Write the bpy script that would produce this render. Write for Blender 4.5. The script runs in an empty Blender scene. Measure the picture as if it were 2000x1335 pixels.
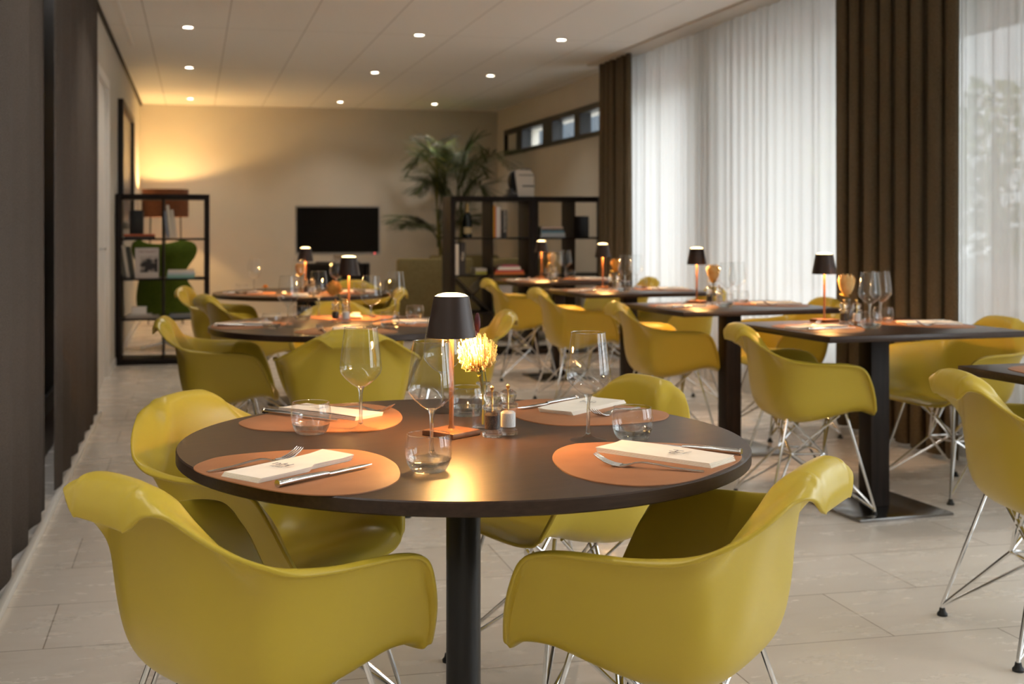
import bpy, bmesh, math, random
from mathutils import Vector, Matrix
random.seed(7)
R = math.radians
PI = math.pi
scene = bpy.context.scene
COL = scene.collection

# ------------------------------------------------------------------ camera
# room axes: +Y runs down the room away from the camera, +X towards the window wall, Z up
cd = bpy.data.cameras.new('camera')
cam = bpy.data.objects.new('camera', cd)
COL.objects.link(cam)
cam.location = (0, 0, 1.2)
cam.rotation_euler = (R(90), 0, -math.atan(520 / 2380))
cd.sensor_width = 36
cd.lens = 2380 / 2000 * 36
cd.shift_x = 0.05
cd.shift_y = -(667.5 - 440) / 2000
cd.clip_start = 0.02
cd.dof.use_dof = True
cd.dof.focus_distance = 2.45
cd.dof.aperture_fstop = 5.0
scene.camera = cam

# ------------------------------------------------------------------ world, exposure
SKY = 5.0
w = bpy.data.worlds.new('overcast_sky')
scene.world = w
w.use_nodes = True
bg = w.node_tree.nodes['Background']
bg.inputs[0].default_value = (0.95, 0.97, 1.0, 1)
bg.inputs[1].default_value = SKY
vs = scene.view_settings
vs.view_transform = 'Standard'
vs.look = 'None'
vs.exposure = 0.75
vs.gamma = 1.0
vs.use_curve_mapping = False
cy = scene.cycles
cy.use_denoising = True
cy.max_bounces = 10
cy.diffuse_bounces = 5
cy.glossy_bounces = 5
cy.transmission_bounces = 8
cy.transparent_max_bounces = 24
cy.sample_clamp_indirect = 6.0
cy.caustics_reflective = False
cy.caustics_refractive = False
cy.blur_glossy = 0.6

WX = 4.10      # inner face of the window wall
CEIL = 2.72
BACK = 15.8
LEFT = -0.668
OPEN = [(9.09, 10.75), (5.35, 8.56), (1.3, 4.95), (-1.2, 0.9)]   # window openings along Y
OZ = (0.48, 2.45)
for y0, y1 in OPEN:                     # daylight portals in the window openings
    l = bpy.data.lights.new('window_portal', 'AREA')
    l.shape = 'RECTANGLE'
    l.size = OZ[1] - OZ[0]
    l.size_y = y1 - y0
    l.cycles.is_portal = True
    o = bpy.data.objects.new('window_portal', l)
    COL.objects.link(o)
    o.location = (WX + 0.28, (y0 + y1) / 2, sum(OZ) / 2)
    o.rotation_euler = (0, R(90), 0)

# ------------------------------------------------------------------ materials
def mat(name, col, rough=0.5, metal=0.0, spec=0.5, trans=0.0, ior=1.45, emit=None, es=0.0, coat=0.0):
    m = bpy.data.materials.new(name)
    m.use_nodes = True
    b = m.node_tree.nodes['Principled BSDF']
    b.inputs['Base Color'].default_value = (*col, 1)
    b.inputs['Roughness'].default_value = rough
    b.inputs['Metallic'].default_value = metal
    b.inputs['Specular IOR Level'].default_value = spec
    b.inputs['Transmission Weight'].default_value = trans
    b.inputs['IOR'].default_value = ior
    b.inputs['Coat Weight'].default_value = coat
    if emit:
        b.inputs['Emission Color'].default_value = (*emit, 1)
        b.inputs['Emission Strength'].default_value = es
    return m

def nodes(m):
    return m.node_tree.nodes, m.node_tree.links, m.node_tree.nodes['Principled BSDF']

def noise_col(m, c1, c2, scale=(1, 1, 1), detail=4, nscale=5.0, bump=0.0, bdist=0.01, lo=0.3, hi=0.7):
    """procedural two-tone variation (object coordinates) and optional bump"""
    n, l, b = nodes(m)
    tc = n.new('ShaderNodeTexCoord')
    mp = n.new('ShaderNodeMapping')
    mp.inputs['Scale'].default_value = scale
    l.new(tc.outputs['Object'], mp.inputs['Vector'])
    nz = n.new('ShaderNodeTexNoise')
    nz.inputs['Scale'].default_value = nscale
    nz.inputs['Detail'].default_value = detail
    l.new(mp.outputs[0], nz.inputs['Vector'])
    cr = n.new('ShaderNodeValToRGB')
    cr.color_ramp.elements[0].position = lo
    cr.color_ramp.elements[1].position = hi
    cr.color_ramp.elements[0].color = (*c1, 1)
    cr.color_ramp.elements[1].color = (*c2, 1)
    l.new(nz.outputs['Fac'], cr.inputs['Fac'])
    l.new(cr.outputs['Color'], b.inputs['Base Color'])
    if bump:
        bp = n.new('ShaderNodeBump')
        bp.inputs['Strength'].default_value = bump
        bp.inputs['Distance'].default_value = bdist
        l.new(nz.outputs['Fac'], bp.inputs['Height'])
        l.new(bp.outputs['Normal'], b.inputs['Normal'])
    return m

M = {}
M['shell'] = mat('mustard_plastic', (0.52, 0.378, 0.037), 0.33, spec=0.45)
M['chrome'] = mat('chrome', (0.78, 0.78, 0.78), 0.14, metal=1)
M['steel'] = noise_col(mat('cutlery_steel', (0.62, 0.60, 0.57), 0.2, metal=1), (0.55, 0.53, 0.5), (0.66, 0.64, 0.61), nscale=40)
M['rubber'] = mat('black_rubber', (0.012, 0.012, 0.012), 0.55)
M['wenge'] = noise_col(mat('wenge_veneer', (0.04, 0.022, 0.014), 0.33, spec=0.32), (0.029, 0.016, 0.010), (0.049, 0.027, 0.017), scale=(2, 60, 60), nscale=2.2)
M['wenge_dark'] = noise_col(mat('dark_wood', (0.018, 0.012, 0.009), 0.5, spec=0.2), (0.012, 0.008, 0.006), (0.024, 0.016, 0.012), scale=(40, 40, 2), nscale=2)
M['black_metal'] = noise_col(mat('black_metal', (0.012, 0.011, 0.011), 0.35), (0.010, 0.009, 0.009), (0.014, 0.013, 0.013), nscale=9)
M['shelf_black'] = noise_col(mat('black_brown_board', (0.012, 0.009, 0.008), 0.5, spec=0.2), (0.010, 0.007, 0.006), (0.015, 0.011, 0.009), nscale=9)
M['plate'] = mat('brushed_plate', (0.30, 0.29, 0.28), 0.22, metal=1)
M['leather'] = noise_col(mat('cognac_leather', (0.37, 0.16, 0.07), 0.5, spec=0.35), (0.34, 0.142, 0.060), (0.41, 0.178, 0.078), nscale=9, detail=6, bump=0.05, bdist=0.002)
M['napkin'] = noise_col(mat('ivory_paper_cloth', (0.86, 0.79, 0.68), 0.8, spec=0.1), (0.84, 0.77, 0.66), (0.88, 0.81, 0.70), nscale=30, bump=0.05, bdist=0.001)
M['ink'] = mat('navy_ink', (0.012, 0.014, 0.035), 0.6)
M['bronze'] = mat('bronze_lacquer', (0.035, 0.022, 0.017), 0.42, metal=0.25, spec=0.5)
M['pole'] = mat('lamplit_bronze', (0.20, 0.085, 0.035), 0.38, metal=0.55)  # dark bronze with the orange lamplight put into its colour
M['inner'] = mat('white_shade_lining', (0.8, 0.72, 0.6), 0.5)
M['glow'] = mat('lamp_diffuser', (1, 0.9, 0.7), 0.5, emit=(1.0, 0.66, 0.28), es=5.5)
M['spot'] = mat('downlight_lens', (1, 1, 1), 0.5, emit=(1.0, 0.86, 0.64), es=22.0)
M['white'] = mat('white_paint', (0.75, 0.72, 0.68), 0.5)
M['brass'] = mat('brass', (0.75, 0.52, 0.2), 0.25, metal=1)
M['salt'] = noise_col(mat('salt_grains', (0.85, 0.82, 0.78), 0.7), (0.78, 0.75, 0.72), (0.9, 0.88, 0.85), nscale=400, bump=0.4, bdist=0.002)
M['pepper'] = noise_col(mat('peppercorns', (0.03, 0.018, 0.01), 0.6), (0.008, 0.005, 0.004), (0.06, 0.035, 0.02), nscale=330, bump=0.8, bdist=0.003)
def solid_glass(name, col, ior, clear):
    """solid clear glass; part of the light goes straight through so that it throws a light shadow"""
    m = bpy.data.materials.new(name)
    m.use_nodes = True
    n, l = m.node_tree.nodes, m.node_tree.links
    n.remove(n['Principled BSDF'])
    g = n.new('ShaderNodeBsdfGlass')
    g.inputs['Color'].default_value = (*col, 1)
    g.inputs['IOR'].default_value = ior
    g.inputs['Roughness'].default_value = 0.0
    t = n.new('ShaderNodeBsdfTransparent')
    t.inputs[0].default_value = (*col, 1)
    x = n.new('ShaderNodeMixShader')
    x.inputs[0].default_value = clear
    l.new(g.outputs[0], x.inputs[1])
    l.new(t.outputs[0], x.inputs[2])
    l.new(x.outputs[0], n['Material Output'].inputs[0])
    return m
M['glass'] = solid_glass('solid_glass', (0.99, 1.0, 0.99), 1.48, 0.45)
M['clear_foot'] = solid_glass('clear_glass_foot', (0.99, 1.0, 0.99), 1.45, 0.72)
M['acrylic'] = solid_glass('clear_acrylic', (1.0, 0.99, 0.97), 1.45, 0.45)
M['stem_green'] = mat('plant_stem', (0.16, 0.15, 0.035), 0.5)
M['leaf_olive'] = noise_col(mat('protea_leaf', (0.22, 0.20, 0.03), 0.45), (0.16, 0.15, 0.02), (0.30, 0.24, 0.04), nscale=25)
M['petal_cream'] = noise_col(mat('cream_yellow_petals', (0.86, 0.68, 0.26), 0.55), (0.84, 0.58, 0.16), (0.9, 0.78, 0.42), nscale=22)
M['petal_orange'] = noise_col(mat('orange_petals', (0.75, 0.36, 0.06), 0.55), (0.68, 0.27, 0.03), (0.80, 0.45, 0.10), nscale=22)
M['petal_peach'] = noise_col(mat('peach_petals', (0.85, 0.55, 0.2), 0.55), (0.82, 0.45, 0.12), (0.9, 0.66, 0.3), nscale=22)
M['burgundy'] = mat('burgundy_seed_head', (0.075, 0.008, 0.012), 0.6)

def thin_glass(name, tint=(0.97, 0.98, 0.98), refl=1.0):
    m = bpy.data.materials.new(name)
    m.use_nodes = True
    n, l = m.node_tree.nodes, m.node_tree.links
    n.remove(n['Principled BSDF'])
    out = n['Material Output']
    t = n.new('ShaderNodeBsdfTransparent')
    t.inputs[0].default_value = (*tint, 1)
    g = n.new('ShaderNodeBsdfGlossy')
    g.inputs['Roughness'].default_value = 0.02
    g.inputs['Color'].default_value = (refl, refl, refl, 1)
    lw_ = n.new('ShaderNodeLayerWeight')
    lw_.inputs['Blend'].default_value = 0.5
    pw = n.new('ShaderNodeMath')
    pw.operation = 'POWER'
    pw.inputs[1].default_value = 3.0
    l.new(lw_.outputs['Facing'], pw.inputs[0])
    f = n.new('ShaderNodeMapRange')
    f.inputs['To Min'].default_value = 0.045
    f.inputs['To Max'].default_value = 0.6
    l.new(pw.outputs[0], f.inputs['Value'])
    mx = n.new('ShaderNodeMixShader')
    l.new(f.outputs[0], mx.inputs[0])
    l.new(t.outputs[0], mx.inputs[1])
    l.new(g.outputs[0], mx.inputs[2])
    l.new(mx.outputs[0], out.inputs[0])
    return m
M['bowl'] = thin_glass('thin_glass')
M['pane'] = thin_glass('window_pane_glass', (0.93, 0.96, 0.97), 0.6)

def fabric(name, c1, c2, scale, translucent=0.0):
    m = mat(name, c1, 0.9, spec=0.1)
    n, l, b = nodes(m)
    tc = n.new('ShaderNodeTexCoord')
    mp = n.new('ShaderNodeMapping')
    mp.inputs['Scale'].default_value = scale
    l.new(tc.outputs['Object'], mp.inputs['Vector'])
    nz = n.new('ShaderNodeTexNoise')
    nz.inputs['Scale'].default_value = 1.0
    nz.inputs['Detail'].default_value = 3
    l.new(mp.outputs[0], nz.inputs['Vector'])
    wv = n.new('ShaderNodeTexWave')
    wv.bands_direction = 'Z'
    wv.inputs['Scale'].default_value = 75
    wv.inputs['Distortion'].default_value = 1.5
    l.new(tc.outputs['Object'], wv.inputs['Vector'])
    ad = n.new('ShaderNodeMath')
    ad.operation = 'MULTIPLY_ADD'
    ad.inputs[1].default_value = 0.22
    l.new(wv.outputs['Fac'], ad.inputs[0])
    l.new(nz.outputs['Fac'], ad.inputs[2])
    cr = n.new('ShaderNodeValToRGB')
    cr.color_ramp.elements[0].position = 0.35
    cr.color_ramp.elements[1].position = 0.95
    cr.color_ramp.elements[0].color = (*c1, 1)
    cr.color_ramp.elements[1].color = (*c2, 1)
    l.new(ad.outputs[0], cr.inputs['Fac'])
    l.new(cr.outputs['Color'], b.inputs['Base Color'])
    bp = n.new('ShaderNodeBump')
    bp.inputs['Strength'].default_value = 0.12
    bp.inputs['Distance'].default_value = 0.003
    l.new(ad.outputs[0], bp.inputs['Height'])
    l.new(bp.outputs['Normal'], b.inputs['Normal'])
    return m
M['drape'] = fabric('brown_drape_fabric', (0.095, 0.072, 0.045), (0.22, 0.172, 0.115), (160, 160, 220))
M['taupe'] = fabric('taupe_curtain_fabric', (0.075, 0.060, 0.050), (0.14, 0.115, 0.098), (120, 120, 260))

def sheer_material():
    m = bpy.data.materials.new('white_voile')
    m.use_nodes = True
    n, l = m.node_tree.nodes, m.node_tree.links
    n.remove(n['Principled BSDF'])
    t = n.new('ShaderNodeBsdfTransparent')
    d = n.new('ShaderNodeBsdfDiffuse')
    d.inputs[0].default_value = (0.84, 0.80, 0.75, 1)
    tr = n.new('ShaderNodeBsdfTranslucent')
    tr.inputs[0].default_value = (0.60, 0.582, 0.56, 1)
    m1 = n.new('ShaderNodeMixShader')
    m1.inputs[0].default_value = 0.6
    l.new(d.outputs[0], m1.inputs[1])
    l.new(tr.outputs[0], m1.inputs[2])
    lw = n.new('ShaderNodeLayerWeight')
    lw.inputs['Blend'].default_value = 0.35
    mr = n.new('ShaderNodeMapRange')
    mr.inputs['From Min'].default_value = 0.0
    mr.inputs['From Max'].default_value = 1.0
    mr.inputs['To Min'].default_value = 0.962
    mr.inputs['To Max'].default_value = 0.988
    l.new(lw.outputs['Facing'], mr.inputs['Value'])
    m2 = n.new('ShaderNodeMixShader')
    l.new(mr.outputs[0], m2.inputs[0])
    l.new(t.outputs[0], m2.inputs[1])
    l.new(m1.outputs[0], m2.inputs[2])
    l.new(m2.outputs[0], n['Material Output'].inputs[0])
    return m
M['sheer'] = sheer_material()

def floor_material():
    m = mat('travertine_tiles', (0.55, 0.46, 0.37), 0.24, spec=0.5)
    n, l, b = nodes(m)
    tc = n.new('ShaderNodeTexCoord')
    mp = n.new('ShaderNodeMapping')
    mp.inputs['Location'].default_value = (0.42, 0.125, 0)
    l.new(tc.outputs['Object'], mp.inputs['Vector'])
    br = n.new('ShaderNodeTexBrick')
    br.offset = 0.37
    br.offset_frequency = 2
    br.squash = 1.0
    br.inputs['Scale'].default_value = 1.0
    br.inputs['Brick Width'].default_value = 0.92
    br.inputs['Row Height'].default_value = 0.417
    br.inputs['Mortar Size'].default_value = 0.0022
    br.inputs['Mortar Smooth'].default_value = 0.3
    br.inputs['Color1'].default_value = (0.68, 0.605, 0.52, 1)
    br.inputs['Color2'].default_value = (0.74, 0.67, 0.585, 1)
    br.inputs['Mortar'].default_value = (0.30, 0.24, 0.18, 1)
    l.new(mp.outputs[0], br.inputs['Vector'])
    mp2 = n.new('ShaderNodeMapping')
    mp2.inputs['Scale'].default_value = (2.0, 6, 1)
    l.new(tc.outputs['Object'], mp2.inputs['Vector'])
    nz = n.new('ShaderNodeTexNoise')
    nz.inputs['Scale'].default_value = 1.6
    nz.inputs['Detail'].default_value = 9
    nz.inputs['Roughness'].default_value = 0.66
    l.new(mp2.outputs[0], nz.inputs['Vector'])
    cr = n.new('ShaderNodeValToRGB')
    cr.color_ramp.elements[0].position = 0.30
    cr.color_ramp.elements[1].position = 0.46
    cr.color_ramp.elements[0].color = (0.955, 0.94, 0.925, 1)
    cr.color_ramp.elements[1].color = (1.0, 1.0, 1.0, 1)
    l.new(nz.outputs['Fac'], cr.inputs['Fac'])
    mx = n.new('ShaderNodeMix')
    mx.data_type = 'RGBA'
    mx.blend_type = 'MULTIPLY'
    mx.inputs[0].default_value = 1.0
    sk = {q.identifier: q for q in list(mx.inputs) + list(mx.outputs)}
    l.new(br.outputs['Color'], sk['A_Color'])
    l.new(cr.outputs['Color'], sk['B_Color'])
    l.new(sk['Result_Color'], b.inputs['Base Color'])
    mr = n.new('ShaderNodeMapRange')
    mr.inputs['To Min'].default_value = 0.24
    mr.inputs['To Max'].default_value = 0.30
    l.new(nz.outputs['Fac'], mr.inputs['Value'])
    l.new(mr.outputs[0], b.inputs['Roughness'])
    bp = n.new('ShaderNodeBump')
    bp.inputs['Strength'].default_value = 0.25
    bp.inputs['Distance'].default_value = 0.002
    bp.invert = True
    l.new(br.outputs['Fac'], bp.inputs['Height'])
    l.new(bp.outputs['Normal'], b.inputs['Normal'])
    return m
M['floor'] = floor_material()

def ceiling_material():
    m = mat('white_ceiling_panels', (0.72, 0.69, 0.65), 0.6, spec=0.25)
    n, l, b = nodes(m)
    tc = n.new('ShaderNodeTexCoord')
    mp = n.new('ShaderNodeMapping')
    mp.inputs['Location'].default_value = (0.35, 0.1, 0)
    l.new(tc.outputs['Object'], mp.inputs['Vector'])
    br = n.new('ShaderNodeTexBrick')
    br.offset = 0.0
    br.inputs['Scale'].default_value = 1.0
    br.inputs['Brick Width'].default_value = 0.596
    br.inputs['Row Height'].default_value = 2.42
    br.inputs['Mortar Size'].default_value = 0.003
    br.inputs['Color1'].default_value = (0.87, 0.85, 0.82, 1)
    br.inputs['Color2'].default_value = (0.88, 0.86, 0.83, 1)
    br.inputs['Mortar'].default_value = (0.42, 0.39, 0.36, 1)
    l.new(mp.outputs[0], br.inputs['Vector'])
    l.new(br.outputs['Color'], b.inputs['Base Color'])
    return m
M['ceiling'] = ceiling_material()
M['wall'] = noise_col(mat('warm_white_plaster', (0.62, 0.58, 0.51), 0.7, spec=0.2), (0.61, 0.57, 0.50), (0.635, 0.592, 0.522), nscale=3, bump=0.02, bdist=0.002)
M['frame_dark'] = mat('anthracite_frame', (0.020, 0.019, 0.020), 0.4)
M['concrete'] = noise_col(mat('grey_render', (0.45, 0.44, 0.43), 0.8), (0.40, 0.39, 0.38), (0.5, 0.49, 0.48), nscale=2)

# ------------------------------------------------------------------ mesh helpers
class MB:
    def __init__(s):
        s.v, s.f = [], []
    def add(s, verts, faces):
        b = len(s.v)
        s.v += [tuple(p) for p in verts]
        s.f += [tuple(b + i for i in q) for q in faces]
        return s
    def box(s, x0, x1, y0, y1, z0, z1, rot=None, org=(0, 0, 0), ch=0.0):
        if ch <= 0:
            vs = [(x, y, z) for z in (z0, z1) for y in (y0, y1) for x in (x0, x1)]
            fs = [(0, 2, 3, 1), (4, 5, 7, 6), (0, 1, 5, 4), (2, 6, 7, 3), (0, 4, 6, 2), (1, 3, 7, 5)]
        else:
            bm = bmesh.new()
            bmesh.ops.create_cube(bm, size=1)
            for q in bm.verts:
                q.co = Vector(((x0 + x1) / 2 + q.co.x * (x1 - x0), (y0 + y1) / 2 + q.co.y * (y1 - y0), (z0 + z1) / 2 + q.co.z * (z1 - z0)))
            bmesh.ops.bevel(bm, geom=bm.edges[:], offset=ch, segments=2, profile=0.5, affect='EDGES')
            bm.verts.index_update()
            vs = [tuple(q.co) for q in bm.verts]
            fs = [tuple(q.index for q in f.verts) for f in bm.faces]
            bm.free()
        if rot is not None:
            vs = [tuple(Vector(org) + rot @ Vector(p)) for p in vs]
        return s.add(vs, fs)
    def lathe(s, prof, n=32, c=(0, 0, 0), closed=False):
        """prof: list of (r, z); revolved about Z; ends with r=0 become poles"""
        rings = []
        b = len(s.v)
        for r, z in prof:
            if r < 1e-6:
                rings.append([len(s.v)])
                s.v.append((c[0], c[1], c[2] + z))
            else:
                rings.append(list(range(len(s.v), len(s.v) + n)))
                s.v += [(c[0] + r * math.cos(2 * PI * k / n), c[1] + r * math.sin(2 * PI * k / n), c[2] + z) for k in range(n)]
        prs = list(zip(rings, rings[1:]))
        if closed:
            prs.append((rings[-1], rings[0]))
        for a, q in prs:
            for k in range(n):
                k2 = (k + 1) % n
                if len(a) == 1 and len(q) == 1:
                    continue
                if len(a) == 1:
                    s.f.append((a[0], q[k2], q[k]))
                elif len(q) == 1:
                    s.f.append((a[k], a[k2], q[0]))
                else:
                    s.f.append((a[k], a[k2], q[k2], q[k]))
        return s
    def tube(s, pts, r, n=8, cap=True):
        """tube along a polyline; r a number or list of radii"""
        P = [Vector(p) for p in pts]
        rs = r if isinstance(r, (list, tuple)) else [r] * len(P)
        T = []
        for i in range(len(P)):
            a = P[max(0, i - 1)]
            q = P[min(len(P) - 1, i + 1)]
            T.append((q - a).normalized())
        up = Vector((0, 0, 1)) if abs(T[0].z) < 0.9 else Vector((1, 0, 0))
        nrm = T[0].cross(up).normalized()
        rings = []
        for i, p in enumerate(P):
            nrm = (nrm - T[i] * nrm.dot(T[i]))
            if nrm.length < 1e-6:
                nrm = T[i].orthogonal()
            nrm.normalize()
            bn = T[i].cross(nrm)
            rings.append([tuple(p + (nrm * math.cos(2 * PI * k / n) + bn * math.sin(2 * PI * k / n)) * rs[i]) for k in range(n)])
        b = len(s.v)
        for g in rings:
            s.v += g
        for i in range(len(rings) - 1):
            for k in range(n):
                k2 = (k + 1) % n
                s.f.append((b + i * n + k, b + i * n + k2, b + (i + 1) * n + k2, b + (i + 1) * n + k))
        if cap:
            s.f.append(tuple(b + k for k in reversed(range(n))))
            s.f.append(tuple(b + (len(rings) - 1) * n + k for k in range(n)))
        return s
    def prism(s, poly, z0, z1, ch=0.0):
        """vertical prism over a closed outline, with an optional rounded top edge"""
        n = len(poly)
        cx = sum(p[0] for p in poly) / n
        cyy = sum(p[1] for p in poly) / n
        lv = [(z0, 0.0), (z1 - ch, 0.0)] + ([(z1 - ch * 0.3, ch * 0.3), (z1, ch)] if ch else [(z1, 0.0)])
        if not ch:
            lv = [(z0, 0.0), (z1, 0.0)]
        b = len(s.v)
        for z, ins in lv:
            for p in poly:
                d = Vector((p[0] - cx, p[1] - cyy))
                d = d * (1 - ins / max(d.length, 1e-6))
                s.v.append((cx + d.x, cyy + d.y, z))
        for i in range(len(lv) - 1):
            for k in range(n):
                k2 = (k + 1) % n
                s.f.append((b + i * n + k, b + i * n + k2, b + (i + 1) * n + k2, b + (i + 1) * n + k))
        s.f.append(tuple(b + k for k in reversed(range(n))))
        s.f.append(tuple(b + (len(lv) - 1) * n + k for k in range(n)))
        return s
    def grid(s, rows):
        b = len(s.v)
        nc = len(rows[0])
        for r in rows:
            s.v += [tuple(p) for p in r]
        for i in range(len(rows) - 1):
            for j in range(nc - 1):
                s.f.append((b + i * nc + j, b + i * nc + j + 1, b + (i + 1) * nc + j + 1, b + (i + 1) * nc + j))
        return s
    def mesh(s, name, m, sharp=35):
        me = bpy.data.meshes.new(name)
        me.from_pydata(s.v, [], s.f)
        me.materials.append(m)
        me.validate()
        bm = bmesh.new()
        bm.from_mesh(me)
        bmesh.ops.recalc_face_normals(bm, faces=bm.faces[:])
        bm.to_mesh(me)
        bm.free()
        if sharp:
            me.shade_smooth()
            me.set_sharp_from_angle(angle=R(sharp))
        return me
    def build(s, name, m, parent=None, sharp=35):
        return link(bpy.data.objects.new(name, s.mesh(name, m, sharp)), parent)

def link(o, parent=None):
    COL.objects.link(o)
    if parent is not None:
        o.parent = parent
    return o

def thing(name, label=None, cat=None, loc=(0, 0, 0), rz=0.0, group=None):
    o = link(bpy.data.objects.new(name, None))
    o.empty_display_size = 0.05
    o.location = loc
    o.rotation_euler = (0, 0, rz)
    tag(o, label, cat, group)
    return o

def tag(o, label=None, cat=None, group=None, kind=None):
    if label: o['label'] = label
    if cat: o['category'] = cat
    if group: o['group'] = group
    if kind: o['kind'] = kind
    return o

def struct(name, mb, m, sharp=35, parent=None):
    o = mb.build(name, m, parent, sharp)
    if parent is None:
        o['kind'] = 'structure'
    return o

def dup(root, loc, rz=0.0, label=None, group=None):
    """copy a thing with its parts and sub-parts"""
    r = root.copy()
    COL.objects.link(r)
    r.location = loc
    r.rotation_euler = (0, 0, rz)
    if label: r['label'] = label
    if group: r['group'] = group
    for ch in list(root.children):
        c = ch.copy()
        COL.objects.link(c)
        c.parent = r
        for g in list(ch.children):
            d = g.copy()
            COL.objects.link(d)
            d.parent = c
    return r

PROTO = {}
def place(key, maker, loc, rz, label, cat, group=None):
    """first use builds the thing, later uses copy it with its parts"""
    if key not in PROTO:
        o = maker()
        PROTO[key] = o
        o.location = loc
        o.rotation_euler = (0, 0, rz)
        tag(o, label, cat, group)
        return o
    return dup(PROTO[key], loc, rz, label, group)

def cr4(p0, p1, p2, p3, u):
    return tuple(.5 * ((2 * b) + (c - a) * u + (2 * a - 5 * b + 4 * c - d) * u * u + (3 * b - a - 3 * c + d) * u ** 3) for a, b, c, d in zip(p0, p1, p2, p3))

def catmull(pts, x):
    n = len(pts) - 1
    i = min(int(x), n - 1)
    u = x - i
    def g(j):
        if j < 0: return tuple(2 * a - b for a, b in zip(pts[0], pts[1]))
        if j > n: return tuple(2 * a - b for a, b in zip(pts[n], pts[n - 1]))
        return pts[j]
    return cr4(g(i - 1), g(i), g(i + 1), g(i + 2), u)

def closed_curve(pts, per=8):
    n = len(pts)
    return [cr4(pts[(i - 1) % n], pts[i], pts[(i + 1) % n], pts[(i + 2) % n], k / per) for i in range(n) for k in range(per)]

# ================================================================== THE ROOM
struct('floor', MB().box(-1.4, WX + 0.3, -4.3, BACK + 0.2, -0.1, 0), M['floor'])
struct('ceiling', MB().box(LEFT + 0.03, WX + 0.3, -4.3, BACK + 0.2, CEIL, CEIL + 0.12), M['ceiling'])
struct('wall_back', MB().box(-1.4, WX + 0.3, BACK, BACK + 0.2, 0, CEIL + 0.12), M['wall'])
struct('wall_front', MB().box(-1.4, WX + 0.3, -4.3, -4.1, 0, CEIL + 0.12), M['wall'])
# left wall: plain plaster beyond the curtains, a recess with dark glazing behind them
lw = MB()
lw.box(LEFT - 0.2, LEFT, 8.2, 8.86, 0, CEIL + 0.12)
lw.box(LEFT - 0.2, LEFT, 8.86, 10.04, 2.34, CEIL + 0.12)
lw.box(LEFT - 0.2, LEFT, 10.04, BACK, 0, CEIL + 0.12)
lw.box(LEFT - 0.4, LEFT - 0.2, -4.1, 8.4, 0, CEIL + 0.12)
struct('wall_left', lw, M['wall'])
struct('shadow_line_1', MB().box(LEFT, LEFT + 0.03, 8.2, BACK, CEIL - 0.012, CEIL + 0.10), mat('dark_shadow_gap', (0.03, 0.025, 0.02), 0.7))  # ceiling shadow line put in as a dark-coloured strip
# white door in the left wall
dr = struct('door_1', MB().box(LEFT - 0.06, LEFT - 0.02, 8.92, 9.98, 0.006, 2.28), M['white'])
fr = MB()
fr.box(LEFT - 0.1, LEFT + 0.012, 8.86, 8.92, 0, 2.34).box(LEFT - 0.1, LEFT + 0.012, 9.98, 10.04, 0, 2.34).box(LEFT - 0.1, LEFT + 0.012, 8.92, 9.98, 2.28, 2.34)
fr.build('door_frame', M['white'], dr)
MB().tube([(LEFT - 0.02, 9.05, 1.03), (LEFT + 0.035, 9.05, 1.03), (LEFT + 0.035, 9.17, 1.03)], 0.009, 8).build('door_handle', M['chrome'], dr)
# dark glazed door in the recess behind the taupe curtains
d2 = struct('door_2', MB().box(LEFT - 0.14, LEFT - 0.11, 4.6, 7.9, 0.30, CEIL - 0.02), mat('dark_glass', (0.004, 0.004, 0.005), 0.5, spec=0.15))
MB().box(LEFT - 0.16, LEFT - 0.09, 4.6, 7.9, 0.20, 0.30).box(LEFT - 0.16, LEFT - 0.09, 6.3, 6.36, 0.3, CEIL - 0.02).build('door_frame', M['frame_dark'], d2)
MB().box(LEFT - 0.2, LEFT - 0.09, 3.0, 7.9, 0, 0.20).build('sill', mat('brown_sill', (0.12, 0.085, 0.06), 0.6), d2)
struct('trim_2', MB().box(-0.597, -0.574, 3.2, 8.0, 0, 0.03, ch=0.003), mat('white_floor_track', (0.7, 0.66, 0.6), 0.5))
struct('trim_3', MB().box(-0.53, -0.50, 6.0, 10.65, CEIL - 0.012, CEIL, ch=0.002), mat('white_ceiling_slot', (0.8, 0.78, 0.75), 0.5))
struct('baseboard_left', MB().box(LEFT, LEFT + 0.012, 10.04, BACK, 0, 0.07), M['white'])
struct('baseboard_back', MB().box(LEFT, WX, BACK - 0.012, BACK, 0, 0.07), M['white'])

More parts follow.
